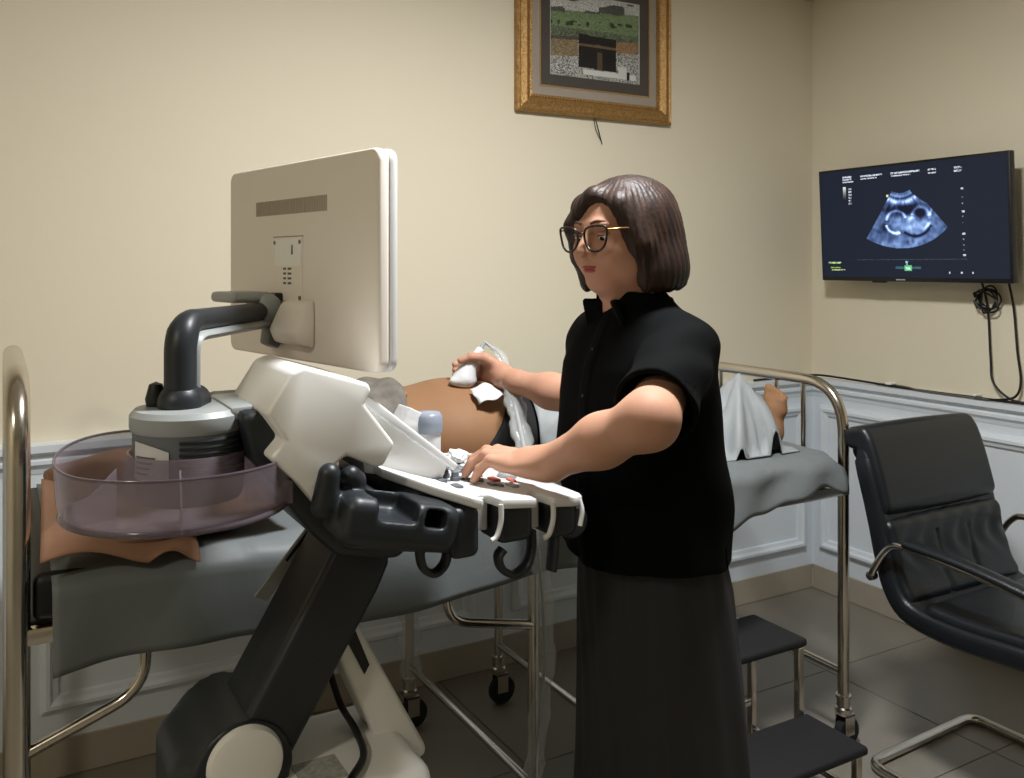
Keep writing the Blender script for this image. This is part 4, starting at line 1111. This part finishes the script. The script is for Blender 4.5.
# glasses
gl = mk('glasses', join(tube(smooth_path([tuple(pt(.108, -.008, .006)), tuple(pt(.111, 0, .009)), tuple(pt(.108, .008, .006))], 5), .0018, 8)), 'spectacle', wm, 60)
for q in (1, -1):
    rim = [tuple(pt(.1085 - .010 * ((dx + .4) ** 2) * .35, q * (.034 + .0265 * dx), -.003 + .0225 * dz)) for dx, dz in
           ((-.95, .25), (-.75, .78), (-.2, .98), (.45, 1.0), (.98, .85), (1.0, .25), (.78, -.55), (.3, -.98), (-.35, -.95), (-.82, -.45))]
    mk('rim', tube(smooth_path(rim, 4, True), .0021, 8, True), 'spectacle', gl, 60)
    rp = smooth_path(rim, 3, True); c = sum(rp, Vector()) / len(rp)
    V = [tuple(c)] + [tuple(p) for p in rp]; n = len(rp)
    mk('lens', (V, [[0, 1 + i, 1 + (i + 1) % n] for i in range(n)]), 'glass', gl, 180)
    mk('temple', tube(smooth_path([tuple(pt(.100, q * .061, .012)), tuple(pt(.085, q * .072, .012)), tuple(pt(.065, q * .075, .011)), tuple(pt(.04, q * .076, .009))], 5), .0017, 7), 'gold_metal', gl, 60)
# shirt
sh = SDF()
TL = loft([(.78, 1.078, WY, .138, .176), (.836, 1.078, WY, .139, .177), (.95, 1.073, WY, .138, .178), (1.06, 1.064, WY, .135, .175), (1.15, 1.062, WY, .128, .172), (1.21, 1.062, WY, .118, .168),
           (1.26, 1.061, WY, .096, .155), (1.295, 1.060, WY, .078, .125), (1.325, 1.058, WY, .064, .085), (1.35, 1.052, WY, .054, .058), (1.37, 1.05, WY, .04, .04)], 2.25)
def folds(X):
    d = TL(X); a = np.arctan2(X[:, 1] - WY, X[:, 0] - 1.075); z = X[:, 2]
    w = .003 * np.sin(a * 5 + z * 9 + 2 * np.sin(z * 7)) + .0025 * np.sin(z * 34 + a * 3) * np.exp(-((z - 1.0) / .13) ** 2) + .002 * np.sin(a * 11 + z * 15) * np.clip((1.1 - z) / .25, 0, 1)
    front = (X[:, 0] < 1.0)
    pl = -.0030 * (np.abs(X[:, 1] - WY + .002) < .016) * front
    return d + w + pl
sh.add(folds)
def sleeve(s, S, E, t, r0, r1):
    T = S + t * (E - S); d = (E - S) / np.linalg.norm(E - S)
    sl = SDF(); sl.add(lambda X: cap(S, S + 1.15 * t * (E - S), r0, r1)(X) + .0028 * np.sin(X[:, 2] * 60 + X[:, 1] * 45)); sl.cut(half(d, T), .004)
    sl.sub(lambda X: np.maximum(cap(S + .5 * t * (E - S), S + 1.4 * t * (E - S), r1 - .010, r1 - .007)(X), half(-d, S + .86 * t * (E - S))(X)))
    return sl.ev
sh.add(sleeve(sh, A3(1.058, 1.240, 1.252), E_L, .84, .062, .066), .035)
sh.add(sleeve(sh, A3(1.066, 1.508, 1.252), E_R, .66, .062, .062), .035)
sh.cut(lambda X: .853 + .006 * np.sin(np.arctan2(X[:, 1] - WY, X[:, 0] - 1.08) * 3 + 1) - X[:, 2], .004)
# side vent of the hem
sh.sub(rbox((1.135, 1.200, .862), (.003, .03, .03), .002))
mk('shirt', sh.mesh((.80, .98, .80), (1.34, 1.82, 1.40), .0042), 'shirt', wm, 180, False)
co = SDF()
na, nb_ = A3(1.058, WY, 1.305), A3(1.040, WY, 1.372)
co.add(lambda X: np.abs(cap(na, nb_, .072, .060)(X)) - .0045)
co.cut(half((.12, 0, 1), nb_ + A3(0, 0, -.024)), .004); co.cut(half((0, 0, -1), (0, 0, 1.300)), .004)
co.sub(lambda X: np.maximum(np.abs(X[:, 1] - WY) - .75 * np.clip(X[:, 2] - 1.292, 0, 1), X[:, 0] - 1.02), .006)
for q in (-1, 1):
    Ac = np.array(Matrix.Rotation(q * math.radians(30), 3, 'Z') @ Matrix.Rotation(math.radians(-22), 3, 'Y'))
    co.add(rbox((.990, WY + q * .036, 1.308), (.006, .024, .030), .004, Ac), .008)
mk('collar', co.mesh((.93, 1.26, 1.27), (1.16, 1.48, 1.40), .003), 'shirt', wm, 180, False)
for zz in (1.245, 1.16, 1.07, .98):
    g = TL(np.array([[x, WY, zz] for x in np.linspace(.86, 1.06, 401)])); xs = np.linspace(.86, 1.06, 401)[np.argmin(np.abs(g))]
    mk('button', lathe([(0, -.0065), (.0030, -.006), (.0035, 0), (0, .001)], (xs + .001, WY - .002, zz), 12, 'x'), 'black_plastic', wm)
# skirt
sk = SDF()
KL = loft([(.05, 1.13, WY, .158, .195), (.40, 1.122, WY, .145, .185), (.60, 1.112, WY, .133, .176), (.80, 1.095, WY, .122, .166), (.90, 1.085, WY, .110, .150)], 2.3)
def sfold(X):
    a = np.arctan2(X[:, 1] - WY, X[:, 0] - 1.11); z = X[:, 2]; k = np.clip((.85 - z) / .6, 0, 1)
    return KL(X) + k * (.006 * np.sin(a * 7 + 1.5) + .004 * np.sin(a * 13 + z * 3)) + .0015 * np.sin(a * 21 + z * 12)
sk.add(sfold); sk.cut(lambda X: X[:, 2] - .88, .01); sk.cut(lambda X: .085 - X[:, 2], .004)
sk.sub(lambda X: np.maximum(KL(X) + .012, X[:, 2] - .5))
mk('skirt', sk.mesh((.90, 1.12, .06), (1.34, 1.62, .90), .0055), 'skirt', wm, 180, False)
for q in (-1, 1):
    s = SDF(); s.add(cap((1.145, WY + q * .08, .035), (.965, WY + q * .085, .030), .038, .030)); s.add(ell((1.12, WY + q * .08, .06), (.05, .036, .04)), .03)
    s.cut(lambda X: -X[:, 2] + .001, .004)
    mk('shoe', s.mesh((.90, WY + q * .08 - .06, -.01), (1.22, WY + q * .08 + .06, .13), .006), 'shoe', wm, 180, False)

# ------------------------------------------------------------------ the patient on the bed
PYc = 2.15
pa_ = thing('person', 'person lying on the bed, rounded bare belly under the probe, black trousers', 'person', (1.2, PYc, MT))
HP = A3(.435, PYc, .985); PA = (A3(.10, 0, .995), A3(0, 1, 0), A3(-.995, 0, .10))
pb = SDF()
pb.add(ell((.78, PYc, .985), (.20, .17, .108)))
pb.add(ell((1.035, 2.14, .960), (.215, .195, .142)), .05)
pb.add(ell((1.27, PYc, .955), (.17, .185, .095)), .05)
ptp, AP = add_head(pb, HP, PA)
pb.add(cap((.66, PYc, .985), tuple(ptp(-.022, 0, -.06)), .062, .05), .035)
legs = [((1.30, 2.06, .950), (1.62, 2.02, .945), (1.93, 2.005, .905)), ((1.30, 2.25, .950), (1.66, 2.27, .945), (1.99, 2.26, .905))]
NF = ((1.30, 2.06, .95), (1.60, 2.0, .945), (1.86, 1.955, .905))
legs = [NF, ((1.30, 2.24, .95), (1.68, 2.14, .935), (2.05, 2.005, .890))]
for hip, kn, an in legs:
    pb.add(cap(hip, kn, .085, .058), .04); pb.add(cap(kn, an, .057, .034), .02)
    an = A3(*an)
    pb.add(ell(an + A3(.012, 0, -.008), (.034, .032, .036)), .02)
    pb.add(cap(an + A3(.012, 0, .0), an + A3(.026, 0, .065), .033, .032), .02)
    pb.add(rbox(an + A3(.030, 0, .080), (.015, .040, .028), .013), .02)
    for i in range(5):
        o = (.034, .016, 0, -.015, -.030)[i]; r = (.0125, .0098, .0095, .009, .008)[i]; up = (.128, .124, .119, .113, .105)[i]
        pb.add(cap(an + A3(.030, o, .095), an + A3(.040 if i else .036, o, up), r * .95, r), .006)
for q in (-1, 1):
    pb.add(cap((.66, PYc + q * .18, .955), (.86, PYc + q * .215, .905), .052, .042), .05); pb.add(cap((.86, PYc + q * .215, .905), (1.07, PYc + q * .225, .898), .04, .027), .02)
    pb.add(ell((1.13, PYc + q * .22, .895), (.05, .036, .018)), .02)
    for i in range(4): pb.add(cap((1.16, PYc + q * (.198 + .016 * i), .895), (1.225 - .006 * abs(i - 1), PYc + q * (.196 + .018 * i), .886), .0095, .0075), .005)
    pb.add(cap((1.11, PYc + q * .195, .898), (1.165, PYc + q * .178, .888), .012, .0085), .006)
mk('body', pb.mesh((.28, 1.84, .84), (2.14, 2.44, 1.20), .0036), 'skin_patient', pa_, 180, False)
head_details(ptp, AP, pa_, closed=True)
sc = SDF()
sc.add(ell(ptp(-.024, 0, .028), (.106, .092, .096), AP)); sc.add(ell(ptp(0, 0, -.05), (.078, .084, .10), AP), .03)
sc.add(ell((.62, PYc, 1.03), (.11, .14, .065)), .04)
sc.sub(ell(ptp(.115, 0, -.018), (.075, .056, .074), AP), .008)
sc.cut(lambda X: MT + .02 - X[:, 2])
sc2 = SDF(); sc2.add(lambda X: sc.ev(X) + .003 * np.sin(X[:, 0] * 46 + np.sin(X[:, 1] * 30) * 2))
mk('head_scarf', sc2.mesh((.27, 1.95, .85), (.78, 2.34, 1.19), .005), 'scarf', pa_, 180, False)
tpx = SDF(); tpx.add(ell((.76, PYc, .985), (.20, .185, .122))); tpx.add(ell((.845, PYc - .01, 1.02), (.085, .165, .095)), .03)
for q in (-1, 1): tpx.add(cap((.66, PYc + q * .18, .96), (.83, PYc + q * .212, .915), .062, .055), .04)
tpx.cut(lambda X: X[:, 0] - .865 - .012 * np.sin(X[:, 1] * 40), .01); tpx.cut(lambda X: MT + .008 - X[:, 2], .004)
t2 = SDF(); t2.add(lambda X: tpx.ev(X) + .004 * np.sin(X[:, 0] * 70 + 2 * np.sin(X[:, 1] * 22)))
top = mk('blouse', t2.mesh((.5, 1.84, .85), (.95, 2.46, 1.16), .005), 'top_grey', pa_, 180, False)
mk('blouse_hem', tube(smooth_path([(.868, 2.15 - .16 * math.cos(a), .995 + .108 * math.sin(a)) for a in np.linspace(.9, 2.5, 9)], 4), .0075, 8), 'top_orange', pa_, 180)
pn = SDF(); pn.add(ell((1.27, PYc, .955), (.19, .20, .108))); pn.add(ell((1.035, 2.14, .960), (.224, .203, .150)), .03)
for hip, kn, an in legs: pn.add(cap(hip, kn, .097, .07), .04); pn.add(cap(kn, tuple(A3(*kn) * .25 + A3(*an) * .75), .069, .052), .02)
pn.cut(lambda X: (1.086 + .95 * (X[:, 2] - 1.0) - X[:, 0]) * .72, .006); pn.cut(lambda X: MT + .008 - X[:, 2], .004)
mk('trousers', pn.mesh((.98, 1.86, .85), (2.0, 2.44, 1.10), .006), 'pants_black', pa_, 180, False)

# sheet over the patient's legs
GX, GY = 92, 74
xs, ys = np.linspace(1.205, 2.0, GX), np.linspace(1.835, 2.47, GY)
XX, YY = np.meshgrid(xs, ys)
Z = np.full(XX.shape, MT + .012)
def capz(a, b, ra, rb):
    a, b = A3(*a), A3(*b); ba = (b - a)[:2]; t = np.clip(((XX - a[0]) * ba[0] + (YY - a[1]) * ba[1]) / (ba @ ba), 0, 1)
    d2 = (XX - a[0] - t * ba[0]) ** 2 + (YY - a[1] - t * ba[1]) ** 2; r = ra + (rb - ra) * t
    return np.where(d2 < r * r, a[2] + (b[2] - a[2]) * t + np.sqrt(np.maximum(r * r - d2, 0)), 0)
d2 = ((XX - 1.27) / .20) ** 2 + ((YY - PYc) / .215) ** 2
Z = np.maximum(Z, np.where(d2 < 1, .955 + .122 * np.sqrt(np.maximum(1 - d2, 0)), 0))
for hip, kn, an in legs: Z = np.maximum(Z, capz(hip, kn, .115, .088)); Z = np.maximum(Z, capz(kn, an, .088, .066))
for _ in range(5):
    Zp = np.pad(Z, 1, mode='edge'); Zs = (Zp[:-2, 1:-1] + Zp[2:, 1:-1] + Zp[1:-1, :-2] + Zp[1:-1, 2:]) / 4
    Z = np.maximum(Zs, Z * .6 + Zs * .4)
fold = .010 * np.sin(XX * 34 + 3 * np.sin(YY * 11)) * np.clip((Z - MT) / .12, 0, 1) + .007 * np.sin(YY * 60 + XX * 23)
Z = Z + np.abs(fold) * np.clip((Z - MT) / .1, .15, 1)
# tent over the covered foot, with folds falling from the toes
ftx, fty = 1.875, 1.95
rr = np.hypot((XX - ftx) * (1.0 + .6 * (XX > ftx)), (YY - fty) * 1.15); aa = np.arctan2(YY - fty, XX - ftx)
tent = MT + .012 + .225 * np.clip(1 - rr / (.135 + .030 * np.sin(aa * 5 + 1) + .014 * np.sin(aa * 13)), 0, 1) ** .66
Z = np.maximum(Z, tent)
# bare foot stays out of the sheet
Z = np.where((XX > 1.93) & (YY > 1.955), np.minimum(Z, MT + .030 + .05 * np.clip((1.99 - XX) / .06, 0, 1)), Z)
V = np.stack([XX + .02 * np.sin(YY * 24) * (XX > 1.9) + .03 * np.sin(YY * 9 + 1) * (XX < 1.3), YY, Z], -1).reshape(-1, 3)
idx = np.arange(GX * GY).reshape(GY, GX)
F = np.stack([idx[:-1, :-1], idx[:-1, 1:], idx[1:, 1:], idx[1:, :-1]], -1).reshape(-1, 4)
V2 = V - A3(0, 0, .004); nV = len(V); bd = list(idx[0]) + list(idx[1:, -1]) + list(idx[-1, -2::-1]) + list(idx[-2:0:-1, 0])
F = F.tolist() + (F[:, ::-1] + nV).tolist() + [[bd[i], bd[i - 1], bd[i - 1] + nV, bd[i] + nV] for i in range(len(bd))]
tag(mk('leg_sheet', (np.concatenate([V, V2]), F), 'cloth_grey', smooth=180), 'crumpled grey cover over the legs of the patient, peaked over one foot', 'sheet')

# ------------------------------------------------------------------ probe, its lead and the plastic sleeve
pr = thing('ultrasound_probe', 'white ultrasound probe pressed on the bare belly in a hand', 'probe', (1.045, 2.075, 1.095))
s = SDF(); s.add(ell((1.036, 2.066, 1.104), (.038, .024, .016))); s.add(cap((1.040, 2.066, 1.112), (1.054, 2.064, 1.142), .029, .023), .010); s.add(cap((1.054, 2.066, 1.142), (1.066, 2.068, 1.155), .020, .016), .010); s.add(cap((1.064, 2.07, 1.15), (1.083, 2.066, 1.178), .0145, .011), .006)
mk('probe_body', s.mesh((.98, 2.02, 1.08), (1.13, 2.12, 1.21), .003), 'panel_white', pr, 180, False)
mk('strain_relief', tube([(1.083, 2.066, 1.176), (1.090, 2.064, 1.189), (1.097, 2.062, 1.200)], [.009, .006, .0042], 12), 'grey_plastic', pr, 60)
lead = [(1.097, 2.062, 1.200), P(491, 347, y=2.05), P(501, 356, y=2.02), P(511, 388, y=1.96), P(519, 422, y=1.88), P(527, 462, y=1.79), P(534, 510, y=1.735), P(540, 570, y=1.728), P(545, 650, y=1.73), P(539, 720, y=1.728), P(532, 790, y=1.72)]
lead = [Vector(p) for p in lead]
end = [Vector((1.03, 1.70, .08)), Vector((.95, 1.66, .012)), Vector((.75, 1.62, .008)), Vector((.62, 1.56, .06))]
mk('probe_lead', tube(smooth_path(lead + end, 7), .0038, 8), 'grey_plastic', pr, 60)
sp = smooth_path(lead[1:], 9); rs_ = []
for i, p in enumerate(sp):
    t = i / (len(sp) - 1)
    rs_.append((.008 + .018 * min(1, t / .22)) * (1 + .16 * math.sin(i * .9) + .10 * math.sin(i * 2.3)) * (1 if t < .95 else (1 - t) / .05 * .5 + .5))
mk('plastic_sleeve', tube(sp, rs_, 12, cap=False, flat=(1.15, .55)), 'clear_film', pr, 180)
lw = [(1.08 + .006 * math.sin(k * 1.3), BF + .004 * math.cos(k * 1.9), .16 + .57 * k / 24) for k in range(25)]
tag(mk('plastic_cover', tube(lw, [.030 + .006 * math.sin(k * 1.7) for k in range(25)], 12, cap=False), 'clear_film', smooth=180), 'clear plastic cover hanging around a rear leg under the bed', 'plastic cover')
# tissue tucked at the trouser waist
def tis(u, v):
    p0, p1 = P(475, 391, y=1.99), P(518, 388, y=1.975)
    p = p0 + (p1 - p0) * u
    return (p.x + .002 * math.sin(v * 9), p.y + .05 * v - .02 - .012 * math.sin(u * 5), p.z + .014 * math.sin(u * 3.1 + .3) - .035 * (1 - v) * (1 - .5 * u) + .004 * math.sin(u * 14 + v * 4))
tag(mk('paper_tissue', grid(tis, 20, 10, .002), 'tissue', smooth=180), 'white paper tissue tucked along the waist of the black trousers', 'tissue')
